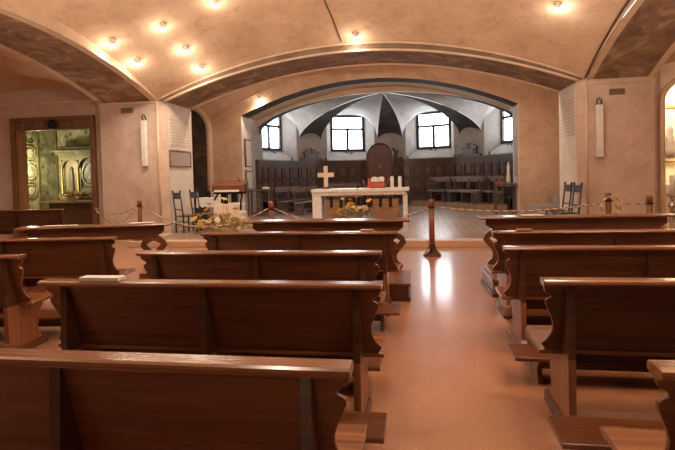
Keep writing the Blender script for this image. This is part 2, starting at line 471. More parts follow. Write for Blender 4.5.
# ------------------------------------------------------------------ apse: umbrella dome, wall with window niches
def zg(t): return 3.30 + (ZAP - 3.30) * max(0., 1 - t ** 2.0) ** .62
def zr(t): return ZAP - .06 * t * t
def ghw(t): return .60 * t ** 1.25 / max(RA * t, 1e-4)      # gore half angle
def pol(az, r, z): return (ZC[0] + r * math.sin(az), ZC[1] + r * math.cos(az), z)
D = PI / 180
GC = [-90, -45, 0, 45, 90]
m = MB()
for g in GC:
    lo = -1 if g > -90 else 0; hi = 1 if g < 90 else 0
    def gp(u, v): return pol(g * D + lerp(lo, hi, v) * ghw(u), RA * u, zg(u) - .015)
    def ue(v): return 1 - .035 * (1 - lerp(lo, hi, v) ** 2)
    m.grid(lambda u, v: gp(u * ue(v), v), 40, 12)
    m.grid(lambda u, v: gp(lerp(ue(v), 1, u), v), 4, 12, 1)
struct(m.build('ceiling_apse_ribs', ['gore', 'apse']))
def cellf(s): return max(0., 1 - abs(s) ** 2.4) ** .55
m = MB()
for k in range(4):
    g0, g1 = GC[k] * D, GC[k + 1] * D
    def cell(u, v):
        u = max(u, .004)
        a0 = g0 + ghw(u); a1 = g1 - ghw(u)
        s = 2 * v - 1
        return pol(lerp(a0, a1, v), RA * u, zg(u) + (zr(u) - zg(u)) * cellf(s))
    m.grid(cell, 28, 28)
struct(m.build('ceiling_apse', 'apse'))
# face between soffit and dome
m = MB()
def fx(u): return lerp(-6.36, 3.96, u)
m.grid(lambda u, v: (fx(u), 19.2, lerp(zg(min(1, abs(fx(u) - ZC[0]) / RA)), max(apse_z(fx(u)), 3.8) + .02, v)), 48, 1)
struct(m.build('trim_apse_front_rib', 'mould'))
NW = 13.2 * D
SILL0, SILL1, DEP = 2.32, 2.76, .52
WHW, WTOP = .84, 4.42
def wall_top(az):
    for k in range(4):
        g0, g1 = GC[k] * D, GC[k + 1] * D
        if g0 <= az <= g1:
            a0, a1 = g0 + ghw(1), g1 - ghw(1)
            if az <= a0 or az >= a1: return 3.30
            return 3.30 + (zr(1) - 3.30) * cellf(2 * (az - a0) / (a1 - a0) - 1)
    return 3.3
def ring(a0, a1, z0, zt, n, mb):
    mb.grid(lambda u, v: pol(lerp(a0, a1, u), RA, lerp(z0, zt(lerp(a0, a1, u)), v)), n, 1)
m = MB()
m.box(-6.9, -6.33, 18.3, 19.3, .1, 5.0); m.box(3.93, 4.6, 18.3, 19.3, .1, 5.0)
ring(-90 * D, 90 * D, .1, lambda a: SILL0, 80, m)
WIN = []
prev = -90 * D
for k in range(4):
    c = (-66.6, -21.6, 21.6, 66.6)[k] * D
    ring(prev, c - NW, SILL0, wall_top, 12, m); prev = c + NW
    n = Vector((math.sin(c), math.cos(c), 0)); t = Vector((math.cos(c), -math.sin(c), 0))
    base = Vector((ZC[0], ZC[1], 0)) + n * (RA + DEP)
    WIN.append((base, n, t, c))
    def wp(x, z): return tuple(base + t * x + Vector((0, 0, z)))
    # splayed reveals, sill and head
    for sgn in (-1, 1):
        A = pol(c + sgn * NW, RA, SILL0); B = pol(c + sgn * NW, RA, wall_top(c + sgn * NW * .999))
        m.add([A, B, wp(sgn * WHW, WTOP + .08), wp(sgn * WHW, SILL1)], [(0, 1, 2, 3)])
    m.grid(lambda u, v: tuple(Vector(pol(c + lerp(-NW, NW, u), RA, SILL0)).lerp(Vector(wp(lerp(-WHW, WHW, u), SILL1)), v)), 12, 1)
    m.grid(lambda u, v: tuple(Vector(pol(c + lerp(-NW, NW, u), RA, wall_top(c + lerp(-NW, NW, u) * .999))).lerp(Vector(wp(lerp(-WHW, WHW, u), WTOP + .08)), v)), 20, 1)
ring(prev, 90 * D, SILL0, wall_top, 12, m)
struct(m.build('wall_apse', 'apse'))
for i, (base, n, t, c) in enumerate(WIN):
    ang = -c
    f = MB(); w = .10
    z0, z1 = SILL1 - .01, WTOP + .09
    f.box(-WHW - .06, -WHW + w, -.05, .06, z0, z1); f.box(WHW - w, WHW + .06, -.05, .06, z0, z1)
    f.box(-WHW + w, WHW - w, -.05, .06, z0, z0 + w + .02); f.box(-WHW + w, WHW - w, -.05, .06, z1 - w, z1)
    zt = z0 + (z1 - z0) * .62
    f.box(-WHW + w, WHW - w, -.045, .05, zt - .055, zt + .055); f.box(-.06, .06, -.045, .05, z0 + w, zt - .055)
    o = f.build('window_%d' % (i + 1), 'winframe', loc=tuple(base), rz=ang, bevel=.006); struct(o)
    MB().box(-WHW, WHW, .062, .07, z0, z1).build('window_pane', 'sky', o)
    struct(MB().box(-WHW - .3, WHW + .3, .09, .15, z0 - .3, z1 + .3).build('wall_window_back_%d' % (i + 1), 'apse', loc=tuple(base), rz=ang))
    h = MB()
    h.tube([(-.02, -.06, z0 + .1), (-.05, -.16, z0 + .03), (-.1, -.22, z0 - .10)], .018, 6); h.tube([(.1, -.12, z0 - .02), (.12, -.2, z0 - .10), (.2, -.24, z0 - .12)], .018, 6)
    o = h.build('window_latch', 'iron', loc=tuple(base), rz=ang)
    o2 = ['leftmost apse window beside the pier', 'apse window left of the arched throne', 'apse window right of the arched throne', 'rightmost apse window half hidden by the pier'][i]
    tag(o, 'iron hook on the sill of the ' + o2, 'latch', 'iron hooks on the apse sills')

# ------------------------------------------------------------------ choir panelling in the apse
pan = thing('choir_panelling', 'dark wooden choir panelling curving round the apse below the windows', 'panelling', (0, 0, .14))
def arc_box(mb, a0, a1, r0, r1, z0, z1, n=None, mi=0):
    n = n or max(1, int(abs(a1 - a0) / (3 * D)))
    for i in range(n):
        b0, b1 = lerp(a0, a1, i / n), lerp(a0, a1, (i + 1) / n)
        vs = [pol(a, r, z) for z in (z0, z1) for r in (r0, r1) for a in (b0, b1)]
        fs = [(0, 2, 3, 1), (4, 5, 7, 6), (0, 1, 5, 4), (2, 6, 7, 3)]
        if i == 0: fs.append((0, 4, 6, 2))
        if i == n - 1: fs.append((1, 3, 7, 5))
        mb.add(vs, fs, mi)
m = MB(); arc_box(m, -89 * D, 89 * D, RA - .06, RA - .005, .0, 2.02); m.build('back_boards', 'choir', pan)
m = MB(); arc_box(m, -89 * D, 89 * D, RA - .17, RA - .005, 2.04, 2.13); arc_box(m, -89 * D, 89 * D, RA - .12, RA - .005, 1.95, 2.04); m.build('cornice', 'choir', pan)
m = MB()
NP = 30
for i in range(NP + 1):
    a = lerp(-88, 88, i / NP) * D
    arc_box(m, a - .011, a + .011, RA - .12, RA - .055, .5, 1.95, 1)
for z0, z1 in ((.5, .62), (1.22, 1.30), (1.83, 1.96)): arc_box(m, -89 * D, 89 * D, RA - .115, RA - .055, z0, z1)
m.build('stiles_and_rails', 'choir', pan)
for i in range(NP):
    if i % 1 == 0:
        a0 = lerp(-88, 88, i / NP) * D + .024; a1 = lerp(-88, 88, (i + 1) / NP) * D - .024
        mm = MB(); arc_box(mm, a0, a1, RA - .105, RA - .055, 1.36, 1.77, 1); arc_box(mm, a0, a1, RA - .105, RA - .055, .68, 1.16, 1)
        mm.build('raised_panel', 'choir_panel_lit', pan, bevel=.02)
m = MB(); arc_box(m, -86 * D, 86 * D, RA - .55, RA - .08, .42, .47); arc_box(m, -86 * D, 86 * D, RA - .50, RA - .46, 0, .42)
m.build('wall_bench_seat', 'choir', pan)
crest = [(-.62, 0), (-.62, .12), (-.50, .14), (-.44, .10), (-.36, .16), (-.36, .36), (-.40, .38), (-.40, .44), (-.30, .47), (-.22, .55), (-.10, .58), (-.03, .50), (0, .62),
         (.03, .50), (.10, .58), (.22, .55), (.30, .47), (.40, .44), (.40, .38), (.36, .36), (.36, .16), (.44, .10), (.50, .14), (.62, .12), (.62, 0)]
for g in (-45, 0, 45):
    mm = MB().prism(crest, 'xz', -.06, .06)
    mm.box(-.27, .27, -.085, -.06, .12, .34); mm.ball((0, -.07, .43), .06, 8); mm.box(-.42, .42, -.10, .06, .34, .385)
    p = pol(g * D, RA - .10, 2.12)
    mm.build('carved_crest', 'choir', pan, loc=p, rz=-g * D, bevel=.008)
for i, g in enumerate((-36, -9.5, 9.5, 36, 58, -58)):
    mm = MB().lathe([(.045, 0), (.045, .03), (.02, .05), (.05, .10), (.03, .15), (.005, .17)], (0, 0, 0), 10)
    mm.build('finial', 'choir', pan, loc=pol(g * D, RA - .10, 2.13))

# arched throne back
th = thing('throne', 'arch-topped red-brown wooden throne back against the dark panelling behind the altar', 'throne', (-1.60, 22.7, .14))
def arch_outline(w, h, spring, n=16):
    return [(-w, 0), (-w, spring)] + [(-w * math.cos(PI * k / n), spring + (h - spring) * math.sin(PI * k / n)) for k in range(1, n)] + [(w, spring), (w, 0)]
MB().prism(arch_outline(.60, 2.85, 2.27), 'xz', -.04, .05).build('back_panel', 'throne', th, bevel=.01)
rim = arch_outline(.60, 2.85, 2.27); rim = [(x * .95, z) for x, z in rim]
MB().tube([(x, -.05, z - .02) for x, z in rim], .045, 8).build('arch_moulding', 'throne', th)
mm = MB().box(-.55, .55, -.07, -.04, 2.14, 2.22)
for x in (-.36, -.12, .12, .36): mm.box(x - .10, x + .10, -.06, -.04, 1.1, 2.08)
mm.build('panels', 'throne', th, bevel=.012)
MB().box(-.5, .5, -.62, -.05, .42, .50).build('seat', 'throne', th, bevel=.015)
for sx in (-1, 1):
    mm = MB().box(sx * .55 - .04, sx * .55 + .04, -.6, -.05, 0, .72); mm.tube([(sx * .55, -.62, .74), (sx * .55, -.05, .76)], .05, 8)
    mm.build('armrest', 'throne', th, bevel=.01)
mm = MB().lathe([(.05, 0), (.03, .05), (.06, .11), (.02, .16)], (0, -.06, 1.72), 8); mm.build('carved_emblem', 'gold', th)

# choir benches
def arc_bench(az0, az1, r, label, base=.34):
    am = (az0 + az1) / 2 * D
    t = thing('choir_bench', label, 'bench', pol(am, r, base), 0, 'dark choir benches in the apse')
    o = Vector(pol(am, r, 0))
    def mk(nm, mb, mt='bench'):
        mb.v = [(p[0] - o.x, p[1] - o.y, p[2]) for p in mb.v]; mb.build(nm, mt, t, bevel=.008)
    a0, a1 = az0 * D, az1 * D
    b = MB(); arc_box(b, a0, a1, r - .24, r + .16, .42, .49); mk('seat', b, 'bench_sheen')
    b = MB(); arc_box(b, a0, a1, r + .19, r + .24, .84, 1.05); mk('back_rail', b, 'bench_sheen')
    b = MB(); arc_box(b, a0, a1, r + .19, r + .25, .42, .50); mk('lower_rail', b)
    n = max(2, int(round((a1 - a0) * r / .9)) + 1)
    for i in range(n):
        a = lerp(a0 + .02, a1 - .02, i / (n - 1))
        b = MB(); arc_box(b, a - .012, a + .012, r - .18, r + .22, 0, .42, 1); arc_box(b, a - .01, a + .01, r + .15, r + .21, .42, .95, 1); mk('support', b)
    return t
m = MB(); arc_box(m, 16 * D, 88 * D, 3.45, RA - .6, .1, .34); struct(m.build('floor_apse_dais', 'platform'))
def straight_bench(p0, p1, label):
    p0, p1 = Vector((*p0, .14)), Vector((*p1, .14))
    L = (p1 - p0).length; a = math.atan2(p1.y - p0.y, p1.x - p0.x)
    t = thing('choir_bench', label, 'bench', tuple((p0 + p1) / 2), a, 'dark choir benches in the apse')
    h = L / 2
    MB().box(-h, h, -.38, .0, .42, .47).build('seat', 'bench_sheen', t, bevel=.008)
    MB().box(-h, h, +.03, .07, .82, 1.02).build('back_rail', 'bench_sheen', t, bevel=.008)
    n = max(2, int(round(L / 1.2)) + 1)
    for i in range(n):
        x = lerp(-h + .12, h - .12, i / (n - 1))
        b = MB().box(x - .03, x + .03, -.34, .03, 0, .42); b.box(x - .03, x + .03, .0, .04, .42, .92)
        b.build('support', 'bench', t, bevel=.006)
    MB().box(-h + .1, h - .1, -.2, -.16, .1, .2).build('stretcher', 'bench', t)
    return t
straight_bench((-4.45, 17.9), (-4.05, 20.7), 'straight dark choir bench nearest the altar on the cross side')
straight_bench((-5.35, 18.8), (-4.95, 21.2), 'straight dark choir bench behind the one nearest the cross')
arc_bench(-42, -19, 3.9, 'long low dark bench before the panelling behind the pale wooden cross', .14)
arc_bench(46, 74, 3.68, 'short curved dark bench nearest the right pier of the apse')
arc_bench(30, 42, 3.72, 'short dark bench directly behind the standing rope post')
arc_bench(24, 62, 4.32, 'long dark bench on the right, backing onto the panelling')
arc_bench(66, 84, 4.3, 'dark bench half hidden by the right pier, near the white cloth')

# ------------------------------------------------------------------ altar and what stands on and under it
al = thing('altar', 'white marble altar table on slab legs in the middle of the sanctuary', 'altar', (-1.85, 16.85, .14))
MB().box(-1.62, 1.62, -.5, .5, .87, .98).build('altar_top', 'marble', al, bevel=.012)
mm = MB().box(-1.60, 1.60, -.46, .46, .76, .87)
for i in range(22): mm.ball((-1.52 + i * .145, -.462, .81), .03, 6)
mm.build('carved_frieze', 'pinkmarble', al)
MB().box(-1.60, -1.28, -.42, .42, 0, .76).build('leg', 'marble', al, bevel=.01)
MB().box(1.42, 1.56, -.42, .42, 0, .76).build('leg', 'marble', al, bevel=.01)
MB().box(1.50, 1.61, -.475, -.462, .78, .86).build('corner_emblem', 'iron', al)
cr = thing('altar_cross', 'pale wooden cross on a dark base at the left end of the altar', 'cross', (-3.04, 16.85, 1.12))
MB().box(-.07, .07, -.035, .035, .06, .78).build('upright', 'cross', cr, bevel=.005)
MB().box(-.28, -.07, -.034, .034, .40, .55).build('arm', 'cross', cr, bevel=.005); MB().box(.07, .28, -.034, .034, .40, .55).build('arm', 'cross', cr, bevel=.005)
MB().box(-.14, .14, -.1, .1, 0, .06).build('base', 'throne', cr, bevel=.01)
for i, x in enumerate((-.79, -.53)):
    c = thing('candle', ['thick white altar candle next to the red-clothed book stand', 'thick white altar candle nearest the right end of the altar'][i], 'candle', (x, 16.8, 1.12), 0, 'white candles on the altar')
    MB().lathe([(.055, 0), (.058, .02), (.058, .36), (.045, .375), (.015, .37)], n=14).build('wax_body', 'wax', c)
    MB().tube([(0, 0, .37), (.003, 0, .40)], .005, 5).build('wick', 'iron', c)
bs = thing('book_stand', 'small wooden missal stand draped with red cloth on the altar', 'book stand', (-1.27, 16.8, 1.12))
mm = MB().prism([(-.2, 0), (-.2, .05), (.16, .30), (.18, .28), (.18, 0)], 'yz', -.26, .26); mm.build('sloped_rest', 'throne', bs, bevel=.01)
mm = MB().prism([(-.225, .02), (-.215, .065), (.155, .325), (.17, .30), (.0, .17)], 'yz', -.33, .24); mm.build('red_cover', 'redcloth', bs)
MB().tube([(-.40, -.05, .03), (-.52, .02, .30)], .014, 6).build('side_rod', 'gold', bs); MB().tube([(.24, -.1, .03), (.40, .08, .32)], .014, 6).build('side_rod', 'gold', bs)
bk = thing('missal', 'open white-paged missal lying on the red cloth of the book stand', 'book', (-1.27, 16.8, 1.12))
for sx in (-1, 1):
    mm = MB().prism([(sx * .005, .0), (sx * .10, .035), (sx * .21, .015), (sx * .21, -.005), (sx * .005, -.012)], 'xz', 0, .26)
    mm.xf(Matrix.Translation((0, -.07, .20)) @ Matrix.Rotation(math.radians(35), 4, 'X')); mm.build('page_block', 'paper', bk)
o = MB().tube([(-1.93, 16.6, 1.12), (-1.93, 16.6, 1.40)], .011, 6).lathe([(.05, 0), (.05, .015), (.012, .02)], (-1.93, 16.6, 1.12), 10).build('microphone_stand', 'iron')
tag(o, 'thin black microphone stem standing on the middle of the altar', 'microphone')
for i, (x0, x1) in enumerate(((-3.00, -2.38), (-1.41, -.58))):
    t = thing('wooden_chest', ['tan wooden chest with black straps below the cross end of the altar', 'wider tan wooden chest with black straps below the candle end of the altar'][i], 'chest', ((x0 + x1) / 2, 16.6, .14), 0, 'tan wooden chests under the altar')
    w = (x1 - x0) / 2
    MB().box(-w, w, -.2, .2, 0, .58).build('body', 'chest', t, bevel=.012)
    MB().box(-w - .02, w + .02, -.22, .22, .582, .62).build('lid', 'chest', t, bevel=.01)
    for sx in ((-.1, .22) if i == 0 else (-.16, .16)):
        mm = MB().box(sx - .05, sx + .05, -.235, -.22, .36, .64); mm.box(sx - .05, sx + .05, -.23, .23, .622, .645); mm.ball((sx, -.22, .68), .055, 8)
        mm.build('strap', 'iron', t, bevel=.004)

# flowers
def blossom_mesh(mname):
    mb = MB()
    for ringi, (n, r, tilt) in enumerate(((9, .062, .35), (7, .046, .8), (5, .026, 1.15))):
        for k in range(n):
            a = 2 * PI * k / n + ringi * .4
            d = Vector((math.cos(a), math.sin(a), 0)); p = Vector((-d.y, d.x, 0))
            up = Vector((0, 0, 1))
            tip = d * r * math.cos(tilt) + up * r * math.sin(tilt)
            mid = tip * .6 + up * .01
            mb.add([Vector((0, 0, 0)), mid + p * .018, tip, mid - p * .018, mid + up * .006], [(0, 1, 4), (1, 2, 4), (2, 3, 4), (3, 0, 4)])
    mb.ball((0, 0, .012), .016, 6)
    o = mb.build('blossom', mname); me = o.data
    bpy.data.objects.remove(o)
    return me
ME_Y = blossom_mesh('yellow'); ME_C = blossom_mesh('cream_petal')
def flowers(label, loc, w, d, h, n, ny, extra=()):
    t = thing('flower_arrangement', label, 'flowers', loc)
    MB().lathe([(w * .45, 0), (w * .5, .05), (w * .47, .14), (w * .40, .15)], n=16, sy=d / w).build('trough', 'stem', t)
    st = MB(); lf = MB()
    for i in range(n):
        a = random.uniform(0, 2 * PI); q = math.sqrt(random.random())
        x, y = math.cos(a) * q * w, math.sin(a) * q * d
        z = h * (1 - .55 * q * q) * random.uniform(.72, 1.05)
        if i < len(extra): x, y, z = extra[i]
        st.tube([(x * .25, y * .25, .1), (x * .7, y * .7, z * .6), (x, y, z)], .006, 5)
        b = bpy.data.objects.new('blossom', ME_Y if i < ny else ME_C); COL.objects.link(b); b.parent = t
        b.location = (x, y, z); s = random.uniform(1.3, 2.0); b.scale = (s, s, s)
        b.rotation_euler = (random.uniform(.1, .9), random.uniform(-.5, .5), random.uniform(0, 6))
    for i in range(260):
        a = random.uniform(0, 2 * PI); q = math.sqrt(random.random())
        p = Vector((math.cos(a) * q * w * 1.05, math.sin(a) * q * d, random.uniform(.12, h * .85 * (1 - .5 * q * q))))
        dr = Vector((math.cos(a) + random.uniform(-.6, .6), math.sin(a) + random.uniform(-.6, .6), random.uniform(-.1, 1))).normalized()
        sd = dr.cross(Vector((random.uniform(-1, 1), random.uniform(-1, 1), 1))).normalized() * .026
        L = random.uniform(.10, .20)
        lf.add([p, p + dr * L * .5 + sd, p + dr * L, p + dr * L * .5 - sd], [(0, 1, 2, 3)])
    st.build('stems', 'stem', t)
    lf.build('foliage', 'leaf' if False else 'stem', t)
    return t
flowers('yellow and cream flower arrangement on the floor under the altar', (-1.98, 15.9, .14), .58, .28, .50, 34, 24, ((-.35, -.1, .66), (.1, 0, .70), (.5, -.05, .58), (-.1, -.1, .62)))
flowers('yellow flower arrangement on the floor in front of the marble lectern', (-4.95, 12.35, .14), .72, .32, .48, 42, 24, ((-.35, -.1, .74), (-.42, -.1, .60), (-.62, -.1, .44), (.05, -.1, .86), (.35, -.05, .6), (-.75, -.1, .36)))

# ------------------------------------------------------------------ lectern, table, chairs at the left
am = thing('lectern', 'marble-based lectern with a reddish wooden reading box on black iron legs', 'lectern', (-5.12, 13.3, .14))
mm = MB().prism([(-.40, 0), (-.40, .66), (-.28, .735), (-.02, .70), (-.02, 0)], 'xz', -.26, .26); mm.build('marble_block', 'pinkmarble', am, bevel=.015)
mm = MB().prism([(.0, 0), (.0, .72), (.16, .75), (.34, .70), (.34, .5), (.38, .46), (.38, 0)], 'xz', -.26, .26); mm.build('marble_block', 'pinkmarble', am, bevel=.015)
mm = MB()
for sx in (-.17, .13): mm.box(sx - .07, sx + .07, -.10, .10, .70, 1.0)
mm.box(-.42, .44, -.14, .12, .98, 1.04)
for sx in (-.43, .45): mm.tube([(sx, 0, 1.0), (sx, -.02, 1.25)], .022, 6)
mm.tube([(.36, -.1, .98), (.40, -.16, .90), (.40, -.27, .82), (.40, -.28, .55)], .03, 6); mm.tube([(-.34, -.05, .98), (-.37, -.12, .9), (-.39, -.2, .82)], .028, 6)
mm.build('iron_frame', 'iron', am, bevel=.006)
mm = MB().prism([(-.26, 1.05), (-.26, 1.23), (.22, 1.37), (.26, 1.33), (.26, 1.05)], 'yz', -.43, .45); mm.build('reading_box', 'ambo_wood', am, bevel=.012)
MB().box(-.36, .36, -.275, -.262, 1.045, 1.10).build('ledge', 'marble', am, bevel=.004)
MB().tube([(.26, .1, 1.3), (.24, .05, 1.42), (.2, -.02, 1.45)], .012, 6).build('microphone', 'iron', am)

tb = thing('side_table', 'small dark side table covered with a white lace cloth beside the lectern', 'table', (-6.08, 14.35, .14))
MB().box(-.36, .36, -.26, .26, .80, .84).build('table_top', 'chair', tb, bevel=.006)
for sx in (-1, 1):
    for sy in (-1, 1): MB().box(sx * .31 - .025, sx * .31 + .025, sy * .21 - .025, sy * .21 + .025, 0, .80).build('leg', 'chair', tb)
MB().box(-.31, .31, -.2, .2, .25, .28).build('lower_shelf', 'chair', tb)
lc = MB()
lc.box(-.39, .39, -.29, .29, .842, .852)
nn = 22
for side in range(4):
    for k in range(nn):
        u0, u1 = k / nn, (k + 1) / nn
        def edge(u):
            x, y = [(lerp(-.39, .39, u), -.29), (.39, lerp(-.29, .29, u)), (lerp(.39, -.39, u), .29), (-.39, lerp(.29, -.29, u))][side]
            return x, y
        (xa, ya), (xb, yb) = edge(u0), edge(u1)
        dz = .27 + .02 * math.sin(k * PI / 2)
        o2 = 1.04 + .02 * math.sin(k * 1.3); o3 = 1.04 + .02 * math.sin((k + 1) * 1.3)
        lc.add([(xa, ya, .85), (xb, yb, .85), (xb * o3, yb * o3, .85 - dz), (xa * o2, ya * o2, .85 - dz)], [(0, 1, 2, 3)])
o = lc.build('lace_cloth', 'cloth', loc=(-6.08, 14.35, .14)); tag(o, 'white lace cloth hanging over the small side table', 'tablecloth')
for i, (x, y, h) in enumerate(((-6.17, 14.3, .32), (-6.02, 14.45, .27))):
    t = thing('bottle', ['taller dark bottle on the lace-covered side table', 'shorter dark bottle behind on the lace-covered side table'][i], 'bottle', (x, y, .992), 0, 'dark bottles on the side table')
    MB().lathe([(.035, 0), (.04, .01), (.04, h * .5), (.03, h * .62), (.013, h * .72), (.013, h)], n=12).build('glass_body', 'blackglass', t)
    MB().lathe([(.016, h - .005), (.016, h + .03)], n=8).build('stopper', 'iron', t)
o = MB().lathe([(.05, 0), (.1, .02), (.13, .06), (.14, .09), (.12, .085), (.09, .03)], n=14).build('bowl', 'white', loc=(-5.86, 14.25, .992))
tag(o, 'white bowl at the lectern end of the lace-covered table', 'bowl')

def make_chair(label, loc, rz):
    t = thing('chair', label, 'chair', loc, rz, 'black ladder-back chairs by the piers')
    w, d, sh, bh = .20, .19, .45, 1.14
    for sx in (-1, 1):
        MB().tube([(sx * w, -d - .0, 0), (sx * w, -d, sh), (sx * w, -d - .07, bh - .08)], .021, 8).lathe([(.012, 0), (.026, .03), (.028, .05), (.012, .08)], (sx * w, -d - .07, bh - .085), 8).build('back_post', 'chair', t)
        MB().tube([(sx * (w + .02), d, 0), (sx * (w + .02), d, sh + .01)], .022, 8).build('leg', 'chair', t)
    s = MB()
    s.grid(lambda u, v: (lerp(-w - .03, w + .03, u), lerp(-d, d + .03, v), sh + .012 - .02 * math.sin(PI * u) * math.sin(PI * v)), 8, 8)
    s.box(-w - .02, w + .02, -d, d + .02, sh - .03, sh - .012)
    s.build('woven_seat', 'bench', t)
    for z, hh, mt in ((.60, .03, 'chair'), (.90, .17, 'cushion')):
        b = MB(); yb = lambda zz: -d - .07 * (zz - sh) / (bh - .08 - sh)
        b.box(-w, w, yb(z) - .012, yb(z) + .012, z, z + hh); b.build('back_slat', mt, t)
    for z in (.14, .27):
        for sx in (-1, 1): MB().tube([(sx * w, -d, z), (sx * (w + .02), d, z)], .011, 6).build('rung', 'chair', t)
    MB().tube([(-w, d, .2), (w, d, .2)], .011, 6).build('rung', 'chair', t); MB().tube([(-w, -d, .22), (w, -d, .22)], .011, 6).build('rung', 'chair', t)
    return t
make_chair('black ladder-back chair against the left pier', (-6.11, 12.60, .14), -.62)
make_chair('black ladder-back chair standing between the left pier chair and the lace table', (-5.86, 13.10, .14), -.62)
make_chair('black ladder-back chair by the right pier, further from the nave', (3.40, 12.85, .14), PI / 2 + .10)
make_chair('black ladder-back chair at the corner of the right pier, nearer the nave', (3.40, 12.12, .14), PI / 2 + .10)

# stand near left apse pier, stand at right pier
st = thing('side_stand', 'dark open wooden stand against the left pier of the apse arch', 'stand', (-5.68, 17.75, .14))
MB().box(-.44, .44, -.22, .22, .93, .98).build('stand_top', 'bench', st, bevel=.006)
for sx in (-1, 1):
    for sy in (-1, 1): MB().box(sx * .39 - .03, sx * .39 + .03, sy * .17 - .03, sy * .17 + .03, 0, .93).build('leg', 'bench', st)
MB().box(-.38, .38, -.02, .02, .05, .14).build('stretcher', 'bench', st); MB().box(-.05, .05, -.16, .16, .14, .93).build('centre_board', 'bench', st)
c = thing('glass_lamp', 'small cream votive lamp on the dark stand by the left apse pier', 'votive lamp', (-5.42, 17.65, 1.12))
MB().lathe([(.10, 0), (.14, .03), (.15, .07), (.10, .09)], n=14).build('lamp_bowl', 'wax', c)
st = thing('side_stand', 'small dark stand against the right pier of the apse arch', 'stand', (3.0, 17.75, .14))
MB().box(-.36, .36, -.22, .22, .92, 1.03).build('stand_top', 'bench', st, bevel=.006)
for sx in (-1, 1):
    for sy in (-1, 1): MB().box(sx * .31 - .03, sx * .31 + .03, sy * .17 - .03, sy * .17 + .03, 0, .92).build('leg', 'bench', st)
o = MB().lathe([(.10, 0), (.11, .1), (.06, .4), (.075, .55), (.04, .66), (.03, .72)], n=12, sx=.7).build('draped_statuette', 'white', loc=(3.12, 17.78, 1.17)); tag(o, 'slim white draped figure on the stand by the right apse pier', 'statuette')
o = MB().box(-.15, .15, -.05, .05, 0, .05).build('book', 'redcloth', loc=(2.82, 17.7, 1.17)); tag(o, 'small red book lying on the stand by the right apse pier', 'book')

# iron rods on the left apse pier
t = thing('wall_rod', 'upper brown rod on black brackets on the left apse pier', 'rod', (-6.15, 17.62, 1.95), 0, 'rods on the left apse pier')
MB().tube([(0, 0, 0), (0, 0, 1.05)], .035, 8).build('rod', 'frame', t)
for z in (.03, 1.0): MB().tube([(-.05, 0, z), (.12, .3, z)], .02, 6).build('bracket', 'iron', t)
t = thing('wall_rod', 'lower brown rod on black brackets on the left apse pier', 'rod', (-6.15, 17.62, 1.1), 0, 'rods on the left apse pier')
MB().tube([(0, 0, 0), (0, 0, .75)], .04, 8).build('rod', 'frame', t)
for z in (.05, .7): MB().tube([(-.05, 0, z), (.12, .3, z)], .02, 6).build('bracket', 'iron', t)
o = MB().box(3.375, 3.39, 17.55, 18.1, 1.4, 2.8).build('wall_tablet', 'plaque'); tag(o, 'tall narrow grey tablet on the right pier of the apse arch', 'tablet')

# plaques and inscriptions on the pier reveals
def text_lines(mb, x, y0, y1, z0, z1, n, sgn):
    for i in range(n):
        z = lerp(z1, z0, (i + .5) / n); hh = (z1 - z0) / n * .22
        y = y0
        while y < y1 - .03:
            L = random.uniform(.04, .13); e = min(y + L, y1)
            mb.box(min(x, x + sgn * .003), max(x, x + sgn * .003), y, e, z - hh, z + hh); y = e + .025
def inscription_mat(rows):
    m, nt, b = new_mat('faded_inscription')
    tc = nt.nodes.new('ShaderNodeTexCoord'); sp = nt.nodes.new('ShaderNodeSeparateXYZ')
    nt.links.new(tc.outputs['Generated'], sp.inputs[0])
    mu = nt.nodes.new('ShaderNodeMath'); mu.operation = 'MULTIPLY'; mu.inputs[1].default_value = rows
    fr_ = nt.nodes.new('ShaderNodeMath'); fr_.operation = 'FRACT'
    nt.links.new(sp.outputs[2], mu.inputs[0]); nt.links.new(mu.outputs[0], fr_.inputs[0])
    band = ramp(nt, fr_.outputs[0], [(.28, (0, 0, 0)), (.34, (1, 1, 1)), (.66, (1, 1, 1)), (.72, (0, 0, 0))])
    v = coords(nt, (1, 17, 60))
    wd = ramp(nt, noise(nt, v, 1.0, 3), [(.40, (0, 0, 0)), (.52, (1, 1, 1))])
    m1 = nt.nodes.new('ShaderNodeMath'); m1.operation = 'MULTIPLY'; nt.links.new(band, m1.inputs[0]); nt.links.new(wd, m1.inputs[1])
    m2 = nt.nodes.new('ShaderNodeMath'); m2.operation = 'MULTIPLY'; m2.inputs[1].default_value = .5; nt.links.new(m1.outputs[0], m2.inputs[0])
    mx = nt.nodes.new('ShaderNodeMix'); mx.data_type = 'RGBA'; nt.links.new(m2.outputs[0], mx.inputs[0])
    v2 = coords(nt); nt.links.new(ramp(nt, noise(nt, v2, 2, 6), [(.3, (.60, .50, .42)), (.7, (.74, .65, .57))]), mx.inputs[6])
    mx.inputs[7].default_value = (.33, .23, .17, 1)
    nt.links.new(mx.outputs[2], b.inputs['Base Color']); b.inputs['Roughness'].default_value = .85
    b.inputs['Specular IOR Level'].default_value = .1
    return m
o = MB().box(-6.496, -6.488, 12.58, 13.76, 2.46, 3.22).build('painted_inscription', inscription_mat(9)); tag(o, 'faded painted inscription above the grey plaque on the left pier', 'inscription')
o = MB().box(3.738, 3.746, 12.58, 13.76, 2.38, 3.30).build('painted_inscription', inscription_mat(11)); tag(o, 'faded painted inscription on the inner side of the right pier', 'inscription')
t = thing('stone_plaque', 'framed grey stone plaque on the inner side of the left pier', 'plaque', (-6.49, 13.14, 2.13))
MB().box(-.005, .02, -.60, .60, -.21, .21).build('slab', 'plaque', t, bevel=.004)
